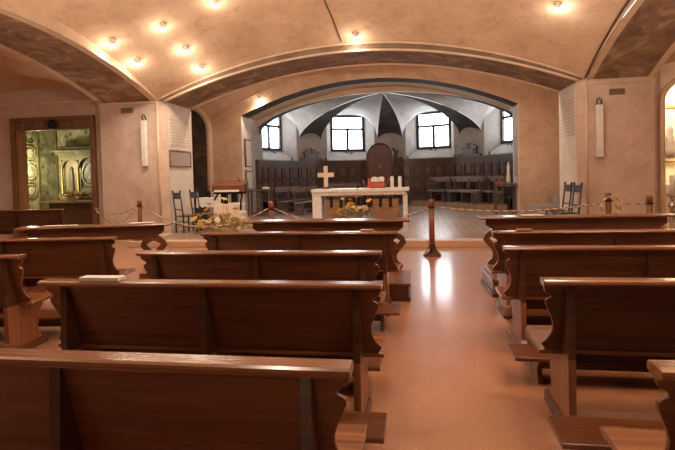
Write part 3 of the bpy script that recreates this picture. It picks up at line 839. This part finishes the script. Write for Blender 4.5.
mm = MB(); mm.box(.0, .035, -.63, .63, .19, .23); mm.box(.0, .035, -.63, .63, -.23, -.19); mm.box(.0, .035, -.63, -.59, -.19, .19); mm.box(.0, .035, .59, .63, -.19, .19); mm.build('border', 'stripe', t)
mm = MB(); text_lines(mm, .02, -.54, .54, -.15, .15, 6, 1); mm.build('engraved_lines', 'ink', t)

# column loudspeakers and vents
for i, (x, z0, z1) in enumerate(((-7.08, 1.93, 3.14), (4.19, 1.84, 3.04))):
    t = thing('column_loudspeaker', ['tall slim white column loudspeaker on the left pier', 'tall slim white column loudspeaker on the right pier'][i], 'loudspeaker', (x, 12.32, z0), 0, 'column loudspeakers')
    MB().box(-.075, .075, -.04, .05, 0, z1 - z0).build('cabinet', 'white', t, bevel=.012)
    MB().box(-.055, .055, -.044, -.04, .04, z1 - z0 - .04).build('grille', 'white', t)
    mm = MB().tube([(-.05, .04, z1 - z0), (-.045, .0, z1 - z0 + .12), (0, .0, z1 - z0 + .15), (.045, .0, z1 - z0 + .12), (.05, .04, z1 - z0)], .014, 6)
    mm.build('hanging_bracket', 'iron', t)
for i, (x0, x1, z0, z1) in enumerate(((-7.76, -7.42, 3.36, 3.50), (4.43, 4.76, 3.26, 3.40))):
    t = thing('wall_vent', ['small brown vent grille high on the left pier', 'small brown vent grille high on the right pier'][i], 'vent', ((x0 + x1) / 2, 12.40, (z0 + z1) / 2), 0, 'vent grilles on the piers')
    w, h = (x1 - x0) / 2, (z1 - z0) / 2
    MB().box(-w, w, -.012, .0, -h, h).build('plate', 'vent', t)
    mm = MB()
    for k in range(5): z = lerp(-h * .7, h * .7, k / 4); mm.box(-w * .9, w * .9, -.02, -.012, z - .008, z + .008)
    mm.build('louvres', 'stripe', t)

# ------------------------------------------------------------------ left chapel
struct(MB().box(-13, -11.25, 12.6, 12.9, 0, 4.6).box(-8.66, -8.3, 12.6, 13.96, 0, 4.6).box(-11.25, -8.66, 12.6, 12.9, 3.34, 4.6).build('wall_chapel_front', 'pier'))
struct(MB().box(-13, -8.4, 12.55, 12.6, 3.74, 3.80).build('trim_chapel_cornice', 'mould'))
fr = thing('timber_surround', 'dark wooden frame round the opening of the green mosaic chapel', 'surround', (-9.95, 12.58, 0))
MB().box(-1.30, -1.17, -.07, .2, 0, 3.34).build('jamb', 'frame', fr, bevel=.01); MB().box(1.15, 1.28, -.07, .2, 0, 3.34).build('jamb', 'frame', fr, bevel=.01)
MB().box(-1.30, 1.28, -.08, .2, 3.27, 3.38).build('head_board', 'frame', fr, bevel=.01)
MB().box(-1.17, 1.15, -.03, .16, 3.02, 3.27).build('lintel_beam', 'frame', fr, bevel=.008)
MB().box(-1.17, -1.02, .0, .22, 0, 3.02).build('inner_board', 'chest', fr, bevel=.01)
mm = MB().lathe([(.14, 0), (.14, .03), (.10, .05), (.10, .03), (.06, .03), (.05, .06), (.01, .07)], n=20); mm.xf(Matrix.Translation((.05, -.08, 3.16)) @ Matrix.Rotation(PI / 2, 4, 'X')); mm.build('medallion', 'iron', fr)
struct(MB().box(-12.2, -8.5, 14.75, 14.95, 0, 4.2).build('wall_chapel_back', 'mosaic'))
struct(MB().box(-11.75, -11.55, 12.9, 14.75, 0, 4.2).build('wall_chapel_left', 'mosaic'))
struct(MB().box(-8.7, -8.5, 12.9, 14.75, 0, 4.2).build('wall_chapel_right', 'mosaic'))
struct(MB().box(-12, -8.5, 12.9, 14.9, 4.15, 4.3).build('ceiling_chapel', 'mosaic'))
m = MB()
for k in range(4):
    z = 1.35 + .55 * k
    ringp = [(-11.54, 13.55 + .24 * math.cos(a * PI / 12), z + .24 * math.sin(a * PI / 12)) for a in range(24)]
    m.tube(ringp, .022, 6, True)
    ringp = [(-11.54, 13.55 + .15 * math.cos(a * PI / 12), z + .15 * math.sin(a * PI / 12)) for a in range(24)]
    m.tube(ringp, .014, 6, True)
for y in (13.22, 13.88, 14.70): m.box(-11.56, -11.52, y - .025, y + .025, 0, 4.1)
m.box(-11.5, -8.7, 14.72, 14.76, 2.68, 2.74)
struct(m.build('trim_chapel_roundels', 'shrine'))
# altar ledge and shrine
t = thing('chapel_altar', 'dark wooden altar ledge in the green mosaic chapel', 'altar', (-10.3, 14.15, 0))
MB().box(-1.15, 1.15, -.42, .5, .92, 1.00).build('ledge', 'frame', t, bevel=.01)
MB().box(-.95, 1.0, -.25, .45, 0, .92).build('base', 'pew_dark', t, bevel=.01)
sh = thing('shrine', 'gilded two-arched shrine standing on the altar of the green chapel', 'shrine', (-10.22, 14.35, 1.00))
MB().box(-.85, .85, -.18, .30, 0, .16).build('plinth', 'shrine', sh, bevel=.01)
MB().box(-.80, .80, .0, .3, .16, 1.42).build('back_board', 'shrine', sh)
mm = MB().box(-.95, .95, -.22, .32, 1.42, 1.50); mm.box(-.86, .86, -.16, .3, 1.34, 1.42); mm.box(-1.02, 1.02, -.28, .34, 1.50, 1.56); mm.build('entablature', 'shrine', sh, bevel=.01)
MB().prism([(-.9, 1.56), (-.75, 1.66), (.95, 1.66), (1.0, 1.56)], 'xz', -.2, .3).build('roof', 'shrine_dark', sh, bevel=.01)
for x in (-.80, -.24, .56, .82):
    MB().lathe([(.05, .16), (.05, .20), (.036, .22), (.034, 1.12), (.05, 1.18), (.055, 1.24)], (x, -.10, 0), 10).build('column', 'gold', sh)
for x0, x1 in ((-.80, -.24), (-.24, .56)):
    c, r = (x0 + x1) / 2, (x1 - x0) / 2 - .03
    outl = [(x0, 1.0)] + [(c - r * math.cos(PI * k / 14), 1.0 + min(r, .32) * math.sin(PI * k / 14)) for k in range(15)] + [(x1, 1.0), (x1, 1.36), (x0, 1.36)]
    mm = MB().prism(outl, 'xz', -.12, -.04); mm.build('arch', 'shrine', sh)
    mm = MB().prism([(c - r, .2), (c - r, 1.0)] + [(c - r * math.cos(PI * k / 14), 1.0 + min(r, .32) * math.sin(PI * k / 14)) for k in range(1, 14)] + [(c + r, 1.0), (c + r, .2)], 'xz', -.02, -.004)
    mm.build('niche_panel', 'goldleaf' if x0 < -.5 else 'shrine_dark', sh)
MB().lathe([(.09, .22), (.10, .3), (.075, .6), (.085, .78), (.05, .86), (.055, .93), (.05, 1.0), (.01, 1.04)], (-.52, -.05, 0), 12, sy=.4).build('saint_relief', 'saint', sh)
mm = MB().tube([(.16 + .26 * math.cos(a * PI / 16), -.08, .80 + .36 * math.sin(a * PI / 16)) for a in range(32)], .035, 6, True); mm.build('oval_frame', 'gold', sh)
mm = MB().prism([(.16 + .25 * math.cos(a * PI / 16), .80 + .35 * math.sin(a * PI / 16)) for a in range(32)], 'xz', -.075, -.05); mm.build('oval_picture', 'shrine_dark', sh)
mm = MB().lathe([(.11, .52), (.10, .7), (.05, .84), (.055, .90), (.05, .97), (.01, 1.0)], (.16, -.08, 0), 12, sy=.25); mm.build('pictured_figure', 'plaque', sh)
MB().box(-.14, .50, -.10, -.06, .2, .36).build('door', 'shrine', sh, bevel=.008)
f = flowers('low vase of cream and yellow flowers before the shrine in the green chapel', (-10.35, 13.84, 1.0), .40, .09, .26, 18, 3)
t = thing('tube_lamp', 'small upright tube lamp behind the left jamb of the green chapel', 'lamp', (-11.35, 13.0, 1.75))
MB().tube([(0, 0, 0), (0, 0, .5)], .03, 8).build('tube', 'chapel_tube', t); MB().box(-.05, .05, -.07, -.03, -.05, .55).build('holder', 'white', t)

# ------------------------------------------------------------------ right chapel (seen as a sliver)
XN0 = 5.60
struct(MB().box(5.35, XN0, 12.6, 13.96, 0, 4.6).box(7.6, 9.8, 12.6, 12.9, 0, 4.6).build('wall_right_chapel_front', 'pier'))
def rtop(x): t = (x - 6.6) / 1.0; return 3.1 + .62 * math.sqrt(max(0, 1 - t * t))
m = MB().grid(lambda u, v: (lerp(5.6, 7.6, u), 12.6, lerp(rtop(lerp(5.6, 7.6, u)), 4.6, v)), 24, 1)
m.grid(lambda u, v: (lerp(5.6, 7.6, u), lerp(12.6, 14.4, v), rtop(lerp(5.6, 7.6, u))), 24, 1)
struct(m.build('ceiling_right_chapel', 'niche'))
m = MB().box(5.5, 5.6, 12.9, 14.5, 0, 3.2); m.box(7.6, 7.7, 12.9, 14.5, 0, 3.2); m.box(5.5, 7.8, 14.4, 14.55, 0, 4.2)
struct(m.build('wall_right_chapel', 'niche'))
m = MB().tube([(5.62, 12.58, 0), (5.62, 12.58, 3.1)] + [(6.6 - .98 * math.cos(PI * k / 20), 12.58, 3.1 + .62 * math.sin(PI * k / 20)) for k in range(1, 20)] + [(7.58, 12.58, 3.1)], .07, 8)
struct(m.build('trim_right_chapel_arch', 'mould'))
t = thing('chapel_altar', 'white-clothed altar in the brightly lit chapel at the right edge', 'altar', (6.75, 13.9, 0))
MB().box(-.9, .8, -.3, .4, 0, 1.12).build('altar_block', 'niche', t, bevel=.01)
MB().box(-.95, .85, -.34, .42, 1.125, 1.15).build('altar_cloth', 'cloth', t, bevel=.005); MB().box(-.95, .85, -.345, -.305, .78, 1.125).build('cloth_front', 'cloth', t)
t = thing('picture', 'arched gilt-framed picture over the altar at the right edge', 'picture', (6.6, 14.36, 1.72))
po = [(-.42, 0), (-.42, 1.0)] + [(-.42 * math.cos(PI * k / 12), 1.0 + .42 * math.sin(PI * k / 12)) for k in range(1, 12)] + [(.42, 1.0), (.42, 0)]
MB().prism(po, 'xz', -.02, .03).build('canvas', 'skin_cloth', t)
MB().tube([(x, -.03, z) for x, z in po], .05, 8, True).build('gilt_frame', 'gold', t)
mm = MB().lathe([(.13, .1), (.16, .3), (.10, .62), (.07, .72), (.085, .80), (.07, .88), (.01, .93)], (0, -.02, 0), 12, sy=.2); mm.build('painted_figure', 'saint', t)
t = thing('candlestick', 'tall silver floor candlestick with a thick white candle by the right chapel', 'candlestick', (5.66, 12.2, 0))
MB().lathe([(.17, 0), (.17, .04), (.06, .12), (.045, .3), (.085, .38), (.05, .46), (.07, .54), (.035, .62), (.09, .70), (.05, .76), (.035, .84), (.06, .9), (.12, .94), (.12, .97), (.03, .98)], n=16).build('stick', 'silver', t)
MB().lathe([(.055, .97), (.055, 1.38), (.02, 1.39)], n=12).build('candle', 'wax', t)
t = thing('potted_plant', 'bright green leafy plant on the altar of the right chapel', 'plant', (6.02, 13.75, 1.15))
MB().lathe([(.07, 0), (.1, .14), (.09, .14)], n=12).build('pot', 'white', t)
lf = MB()
for i in range(40):
    a = random.uniform(0, 2 * PI); L = random.uniform(.14, .3)
    dr = Vector((math.cos(a), math.sin(a), random.uniform(.5, 2))).normalized(); sd = dr.cross(Vector((0, 0, 1))).normalized() * .035
    p = Vector((0, 0, .12)); lf.add([p, p + dr * L * .6 + sd, p + dr * L, p + dr * L * .6 - sd], [(0, 1, 2, 3)])
lf.build('foliage', 'green_leaf', t)
m = MB()
m.box(4.0, 4.86, 15.6, 17.35, .14, .52); m.box(3.55, 4.86, 15.1, 15.6, .14, .36); m.box(4.3, 4.86, 16.2, 17.35, .52, .80); m.box(3.5, 4.0, 15.6, 17.2, .14, .52)
o = m.build('stone_steps', 'plaque', bevel=.012); tag(o, 'grey stone steps behind the black chairs at the right pier', 'steps')

# ------------------------------------------------------------------ rope posts
def post(label, x, y, z=0., h=1.06, big=False):
    t = thing('rope_post', label, 'post', (x, y, z), 0, 'red wooden rope posts')
    MB().lathe([(.052, .06), (.052, h - .16), (.045, h - .155), (.045, h - .135), (.056, h - .13), (.056, h - .02), (.045, h)], n=14).build('shaft', 'post', t)
    mm = MB()
    for k in range(4):
        b = MB().prism([(.0, .0), (.19, .0), (.20, .035), (.13, .06), (.08, .13), (.055, .22), (.0, .22)], 'xz', -.03, .03)
        b.xf(Matrix.Rotation(k * PI / 2 + PI / 4, 4, 'Z')); mm.add(b.v, b.f)
    mm.lathe([(.17, 0), (.17, .025), (.06, .06), (.052, .12)], n=16)
    mm.build('foot', 'pew_dark', t, bevel=.006)
    rr = MB().tube([(.066 * math.cos(a * PI / 8), .066 * math.sin(a * PI / 8), h - .145) for a in range(16)], .012, 6, True); rr.build('hook_ring', 'iron', t)
    return t
P1 = (.28, 9.6); P2 = (-2.85, 9.6); P3 = (-6.50, 11.0); P4 = (3.40, 9.6); P5 = (4.06, 9.55)
post('red wooden rope post standing alone in the centre aisle', *P1)
post('red wooden rope post in front of the left end of the altar', *P2, h=1.07)
post('dark red rope post before the left pier', *P3, z=.14, h=.95)
post('red rope post with a coiled rope hung on it before the right pier', *P4, h=1.14)
post('red rope post at the right corner of the right pier', *P5, h=1.08)
def rope(label, a, b, sag, r=.013):
    a, b = Vector(a), Vector(b); pts = []
    for k in range(25):
        t = k / 24; p = a.lerp(b, t); p.z -= sag * 4 * t * (1 - t); pts.append(p)
    o = MB().tube(pts, r, 6).build('rope', 'rope'); tag(o, label, 'rope', 'twisted barrier ropes')
rope('twisted rope from the altar post to the centre aisle post', (P2[0] + .07, 9.6, .93), (P1[0] - .07, 9.6, .91), .34)
rope('twisted rope from the centre aisle post to the coil-hung post', (P1[0] + .07, 9.6, .93), (P4[0] - .07, 9.6, .96), .12)
rope('short twisted rope between the two posts at the right pier', (P4[0] + .07, 9.6, .97), (P5[0] - .07, 9.55, .95), .03)
rope('twisted rope from the lectern side to the altar post', (P3[0] + .07, 11.0, .94), (P2[0] - .07, 9.6, .93), .42)
rope('slack upper rope from the left pier post to the chapel jamb', (P3[0] - .07, 11.0, .96), (-8.66, 12.44, .86), .2, .010)
rope('slack lower rope from the left pier post to the chapel jamb', (P3[0] - .07, 11.0, .93), (-8.66, 12.44, .82), .4, .010)
o = MB().box(-8.74, -8.64, 12.47, 12.508, .78, .92).build('rope_hook', 'post'); tag(o, 'small red rope hook plate on the right jamb of the green chapel', 'hook')
c = MB()
for j in range(3):
    c.tube([(P4[0] + .02 * j - .02 + (.13 + .012 * j) * math.cos(a * PI / 10) , 9.53 - .012 * j, .88 + (.17 + .01 * j) * math.sin(a * PI / 10)) for a in range(20)], .013, 6, True)
o = c.build('rope_coil', 'rope'); tag(o, 'coil of spare rope hanging on the post before the right pier', 'rope')

# ------------------------------------------------------------------ pews
GP = 'walnut pews of the nave'
def board_outline(x0, x1, zt=.885):
    c = [(0, zt), (0, .862), (.008, .846), (.026, .836), (.043, .822), (.044, .810), (.026, .803), (.014, .792), (.012, .775), (.020, .752), (.036, .715), (.052, .68), (.062, .645), (.063, .61),
         (.055, .575), (.038, .545), (.018, .525), (.006, .512), (.010, .495), (.022, .482), (.028, .46)]
    left = [(x0 + a + .012, z) for a, z in c]; right = [(x1 - a - .012, z) for a, z in reversed(c)]
    return left + right
def pew(label, xl, xr, y, rz=0., kn=(.44, .76), mids=1, dark=False):
    """y is the far edge of the top rail; the congregation sits beyond it"""
    w = (xr - xl) / 2; cx = (xl + xr) / 2
    t = thing('pew', label, 'pew', (cx, y, 0), rz, GP)
    bm_ = 'pew_dark' if dark else 'pew'
    prof = [(-.105, .893), (-.112, .905), (-.105, .918), (-.092, .924), (-.012, .924), (-.001, .917), (0, .905), (-.006, .890), (-.04, .884), (-.08, .884)]
    MB().prism(prof, 'yz', -w, w).build('top_rail', 'rail', t, bevel=.004)
    mm = MB().prism(board_outline(-w, w), 'xz', 0, .024)
    mm.v = [(x, yy - .058 + .12 * (.885 - z) / .445, z) for x, yy, z in mm.v]
    mm.build('backboard', bm_, t, bevel=.004)
    xs = [-w + .155] + [lerp(-w + .155, w - .155, (k + 1) / (mids + 1)) for k in range(mids)] + [w - .155]
    for i, x in enumerate(xs):
        th_ = .022
        MB().prism([(-.085, .455), (-.085, .60), (-.078, .70), (-.070, .884), (-.058, .884), (.058, .455)], 'yz', x - th_, x + th_).build('back_post', 'pew_dark', t, bevel=.004)
        a = MB().prism([(-.085, .0), (-.085, .454), (.055, .454), (.06, .44), (.40, .44), (.40, .40), (.34, .33), (.30, .16), (.36, .07), (.36, 0)], 'yz', x - th_, x + th_)
        leg = a.build('leg', 'pew_leg_lit', t, bevel=.004)
        b = MB().box(x - .04, x + .04, -.16, .42, 0, .075); b.prism([(-.13, .075), (-.085, .14), (-.085, .075)], 'yz', x - .03, x + .03)
        b.build('foot_runner', bm_, leg, bevel=.008)
    sp = [(.05, .445), (.05, .468), (.42, .478), (.445, .474), (.455, .46), (.445, .446), (.42, .442)]
    MB().prism(sp, 'yz', -w + .005, w - .005).build('seat', 'rail' if not dark else 'pew', t, bevel=.004)
    MB().box(-w + .14, w - .14, .30, .325, .30, .44).build('seat_apron', bm_, t)
    if kn:
        a, b = -kn[0], -kn[1]
        k_ = MB().prism([(b, .182), (b - .008, .197), (b, .212), (a, .212), (a + .006, .197), (a, .182)], 'yz', -w - .03, w + .02)
        k = k_.build('kneeler', 'pew', t, bevel=.004)
        for x in xs:
            g = MB().prism([(b + .02, .182), (a - .02, .182), (a - .07, .10), (a - .03, .0), (b + .04, 0), (b + .09, .10)], 'yz', x - .018, x + .018); g.build('kneeler_leg', bm_, k, bevel=.004)
        MB().box(xs[0], xs[-1], a - .10, a - .075, .06, .182).build('kneeler_board', bm_, k)
        for x in (xs[0], xs[-1]): MB().box(x - .02, x + .02, a - .06, -.12, .02, .06).build('tie_bar', bm_, k)
    return t

def lyre(x, s=1.):
    c = [(.05, .22), (.085, .25), (.10, .29), (.085, .32), (.06, .31), (.05, .345), (.07, .42), (.10, .48), (.115, .53), (.105, .575), (.075, .59), (.05, .57), (.055, .62), (.09, .67), (.15, .70)]
    return [(x + a, z) for a, z in c] + [(x - a, z) for a, z in reversed(c)]
def desk(label, xl, xr, y, rz=0., box=True):
    w = (xr - xl) / 2; cx = (xl + xr) / 2
    t = thing('prayer_desk', label, 'prayer desk', (cx, y, 0), rz, 'front prayer desks')
    prof = [(-.20, .885), (-.215, .90), (-.20, .918), (-.02, .924), (.03, .924), (.04, .905), (.03, .885)]
    MB().prism(prof, 'yz', -w, w).build('desk_top', 'rail', t, bevel=.005)
    ap = [(-w + .10, .885), (-w + .10, .80), (-w + .16, .76), (-w + .26, .69), (w - .26, .69), (w - .16, .76), (w - .10, .80), (w - .10, .885)]
    MB().prism(ap, 'xz', -.10, -.07).build('apron', 'pew', t, bevel=.005)
    for sg in (-1, 1):
        def strip(dirs, xb):
            cl = [(.17, .71, .05), (.11, .685, .045), (.05, .645, .04), (.035, .60, .045), (.07, .555, .045), (.12, .50, .042), (.155, .44, .040), (.165, .37, .040), (.15, .31, .042), (.11, .26, .05), (.08, .22, .055)]
            L = []; Rr = []
            for i, (x, z, h) in enumerate(cl):
                d = Vector((cl[min(i + 1, len(cl) - 1)][0] - cl[max(i - 1, 0)][0], cl[min(i + 1, len(cl) - 1)][1] - cl[max(i - 1, 0)][1])).normalized()
                L.append((xb + dirs * (x - d.y * h), z + d.x * h)); Rr.append((xb + dirs * (x + d.y * h), z - d.x * h))
            return L + Rr[::-1]
        mm = MB()
        xe = sg * (w - .07)
        mm.prism(strip(-sg, xe), 'xz', -.12, -.05)
        if not box:
            mm.prism(strip(sg, xe - sg * .36), 'xz', -.12, -.05)
            mm.box(xe - sg * .18 - .17, xe - sg * .18 + .17, -.3, .12, 0, .22)
        mm.build('scroll_leg', 'pew', t, bevel=.006)
        if box: MB().box(xe - sg * .12 - .06, xe - sg * .12 + .06, -.26, .0, 0, .215).build('foot_block', 'pew', t, bevel=.006)
    if box:
        b = MB().box(-w + .02, w - .02, -1.07, -.26, .05, .185); b.build('kneeler_box', 'pew', t, bevel=.006)
        MB().box(-w - .0, w + .0, -1.10, -.24, .185, .22).build('kneeler_top', 'rail', t, bevel=.006)
        MB().box(-w + .0, w - .0, -1.11, -.23, 0, .05).build('plinth', 'pew_dark', t, bevel=.006)
    return t

# left of the aisle, from the front backwards
desk('front prayer desk left of the aisle, below the altar flowers', -2.50, -.09, 7.2)
pew('second row pew left of the aisle, behind the flower-side prayer desk', -2.50, -.20, 5.60)
pew('narrower pew left of the aisle, third row from the altar', -2.45, -.29, 4.16, kn=(.42, .72))
pew('wide pew left of the aisle with its full back and both ends in view', -2.40, -.205, 2.94, kn=(.16, .44))
pew('nearest pew left of the aisle, cut by the bottom edge', -2.40, -.222, 1.68, kn=None)
# right of the aisle
desk('front prayer desk right of the aisle with leaflets on its top', .87, 3.5, 7.52, .035)
pew('second row pew right of the aisle, behind the prayer desk', .79, 3.3, 5.60, .03)
pew('third row pew right of the aisle, between the second row and the tall-backed one', .715, 3.0, 4.42, kn=(.40, .70))
pew('tall-looking dark-backed pew right of the aisle, second from the camera', .715, 2.9, 3.1, kn=(.26, .55), dark=True)
pew('nearest pew right of the aisle, only its corner in view', .74, 2.8, 1.77, kn=None)
# far-left block
pew('pew in the left block showing its carved aisle end and lit side panel', -5.6, -3.44, 3.86, .09, kn=(.5, .8))
pew('pew in the left block just behind the front desk of that block', -6.0, -3.36, 5.06, .12, kn=(.45, .75))
desk('front prayer desk of the left block with a white sheet on its top', -5.7, -3.58, 6.72, .26, box=False)
pew('dark pew at the far left standing before the green chapel', -10.8, -8.35, 10.7, .12, kn=None, dark=True)

# papers and booklets
def sheet(label, loc, w, d, rz, nm='leaflet', mt='paper', h=.006):
    o = MB().box(-w / 2, w / 2, -d / 2, d / 2, 0, h).build(nm, mt, loc=loc, rz=rz); tag(o, label, 'paper')
sheet('white leaflet lying on the right front prayer desk', (1.62, 7.43, .926), .30, .20, .1)
sheet('white sheet lying on the front desk of the left block', (-4.02, 6.84, .925), .34, .18, .26)
sheet('small tan booklet on the rail of the second row pew left of the aisle', (-.55, 5.55, .925), .14, .08, 0, 'booklet', 'chest', .02)
sheet('small tan booklet on the rail of the second row pew right of the aisle', (1.12, 5.50, .925), .15, .08, .03, 'booklet', 'chest', .02)
sheet('pale leaflet on the far left end of the desk in the left block', (-5.1, 6.52, .925), .45, .12, .26)
sheet('pale booklet lying on the left end of the wide pew rail', (-1.98, 2.885, .926), .27, .08, 0, 'booklet', 'paper', .022)

# ------------------------------------------------------------------ lamps on the vault
WARM = (1.0, .82, .63)
def lamp(label, x, y, z, e, col=WARM, r=.05, glow=.13):
    t = thing('ceiling_spotlight', label, 'spotlight', (x, y, z), 0, 'small halogen spotlights on the vault')
    MB().lathe([(.05, .0), (.05, -.03), (.015, -.035), (.015, -.07), (.045, -.075), (.055, -.12), (.05, -.12)], n=12).build('housing', 'white', t)
    MB().ball((0, 0, -.135), .042, 8).build('bulb', 'bulb', t)
    l = bpy.data.lights.new('halogen_light', 'POINT'); l.energy = e * glow; l.color = col; l.shadow_soft_size = r
    lo = bpy.data.objects.new('halogen_light', l); COL.objects.link(lo); lo.parent = t; lo.location = (0, 0, -.135 - r - .05)
    l = bpy.data.lights.new('halogen_beam', 'SPOT'); l.energy = e; l.color = col; l.shadow_soft_size = r
    l.spot_size = math.radians(150); l.spot_blend = .6
    lo = bpy.data.objects.new('halogen_beam', l); COL.objects.link(lo); lo.parent = t; lo.location = (0, 0, -.135 - r - .02)
    return t
def uplight(label, loc, e, aim):  # unseen lamps added to brighten the nave vault
    t = thing('wall_uplight', label, 'uplight', loc)
    MB().lathe([(.06, -.12), (.13, -.02), (.14, .0), (.12, .0), (.05, -.1)], n=16).build('bowl', 'white', t)
    l = bpy.data.lights.new('vault_fill_beam', 'SPOT'); l.energy = e; l.color = WARM; l.shadow_soft_size = .12
    l.spot_size = math.radians(140); l.spot_blend = .8
    lo = bpy.data.objects.new('vault_fill_beam', l); COL.objects.link(lo); lo.parent = t; lo.location = (0, 0, .02)
    lo.rotation_euler = Vector(aim).to_track_quat('-Z', 'Y').to_euler()
LP = [(-6.40, 10.0, 'lowest lamp spotlight over the left side arch'), (-6.36, 10.9, 'second spotlight above the left side arch, just over the left pier'),
      (-5.35, 10.25, 'upper left spotlight of the cluster on the vault by the left pier'), (-5.29, 11.2, 'spotlight in the middle of the cluster on the vault by the left pier'),
      (-5.25, 11.98, 'spotlight of the left cluster closest to the big arch'), (-4.09, 10.14, 'spotlight cut by the top edge above the left cluster'),
      (2.84, 10.6, 'single spotlight on the right half of the vault'), (-1.37, 12.1, 'spotlight glowing at the crown of the big arch')]
for x, y, lb in LP: lamp(lb, x, y, vault_z(x, y) + .01, 42)
lamp('spotlight on the wall above the left side of the apse arch', -5.45, 17.26, 4.46, 40)
for x, y in ((-1.0, 14.3), (2.6, 14.4), (-4.8, 14.4)): lamp('spotlight hidden behind the big arch', x, y, pres_z(x) + .01, 85)
for x, y in ((-4.6, 5.6), (-1.4, 6.8), (2.0, 5.6), (-4.0, 1.6), (1.4, 1.6), (-1.4, -2.6), (-1.4, 2.6)): lamp('added spotlight out of view on the nave vault above the pews', x, y, vault_z(x, max(y, -6.3)) + .01, 60)  # unseen spotlights added to light the nave beyond the frame
lamp('added spotlight out of view on the vault of the left aisle', -10.3, 8.4, 4.85, 75)  # unseen lamps added here and below to lift the dim aisles
lamp('added spotlight out of view on the vault of the right aisle', 7.4, 8.4, 5.2, 60)
uplight('added bowl uplight on the left rear pier, out of view, brightening the vault', (-6.3, 3.2, 2.9), 1250, (.45, .5, .75))
uplight('added bowl uplight on the right rear pier, out of view, brightening the vault', (3.5, 3.2, 2.9), 1500, (-.35, .5, .75))
def light(name, loc, e, col, r):
    l = bpy.data.lights.new(name, 'POINT'); l.energy = e; l.color = col; l.shadow_soft_size = r
    o = bpy.data.objects.new(name, l); COL.objects.link(o); o.location = loc
light('chapel_tube_light', (-11.25, 13.12, 2.0), 42, (1.0, .97, .70), .08)
t = thing('niche_lamp', 'small lamp under the arch of the right chapel', 'lamp', (6.6, 13.2, 3.66))
MB().lathe([(.05, 0), (.06, -.08), (.05, -.09)], n=10).build('housing', 'white', t); MB().ball((0, 0, -.11), .04, 8).build('bulb', 'bulb', t)
light('niche_light', (6.6, 13.2, 3.4), 110, (1.0, .84, .58), .06)

# ------------------------------------------------------------------ world, camera
w = bpy.data.worlds.new('sky'); S.world = w; w.use_nodes = True
bg = w.node_tree.nodes['Background']; bg.inputs[0].default_value = (.80, .90, 1.0, 1); bg.inputs[1].default_value = 1.0
yaw, pitch, roll = .156, .032, .024
cam = bpy.data.cameras.new('camera'); co = bpy.data.objects.new('camera', cam); COL.objects.link(co)
cam.sensor_fit = 'HORIZONTAL'; cam.sensor_width = 36; cam.lens = 500 / 675 * 36
cam.shift_x = 0; cam.shift_y = -33 / 675
f0 = Vector((-math.sin(yaw), math.cos(yaw), 0)); r0 = Vector((math.cos(yaw), math.sin(yaw), 0)); u0 = Vector((0, 0, 1))
f = f0 * math.cos(pitch) - u0 * math.sin(pitch); u = u0 * math.cos(pitch) + f0 * math.sin(pitch)
r = r0 * math.cos(roll) - u * math.sin(roll); u2 = u * math.cos(roll) + r0 * math.sin(roll)
mx = Matrix((r, u2, -f)).transposed().to_4x4(); mx.translation = (0, 0, 1.55)
co.matrix_world = mx; cam.clip_start = .05; cam.clip_end = 200
S.camera = co
S.view_settings.view_transform = 'Standard'; S.view_settings.look = 'None'
S.view_settings.exposure = 0.70; S.view_settings.gamma = 1
S.view_settings.use_curve_mapping = False
S.cycles.max_bounces = 10; S.cycles.diffuse_bounces = 5; S.cycles.glossy_bounces = 4
S.cycles.sample_clamp_indirect = 6
S.cycles.use_denoising = True
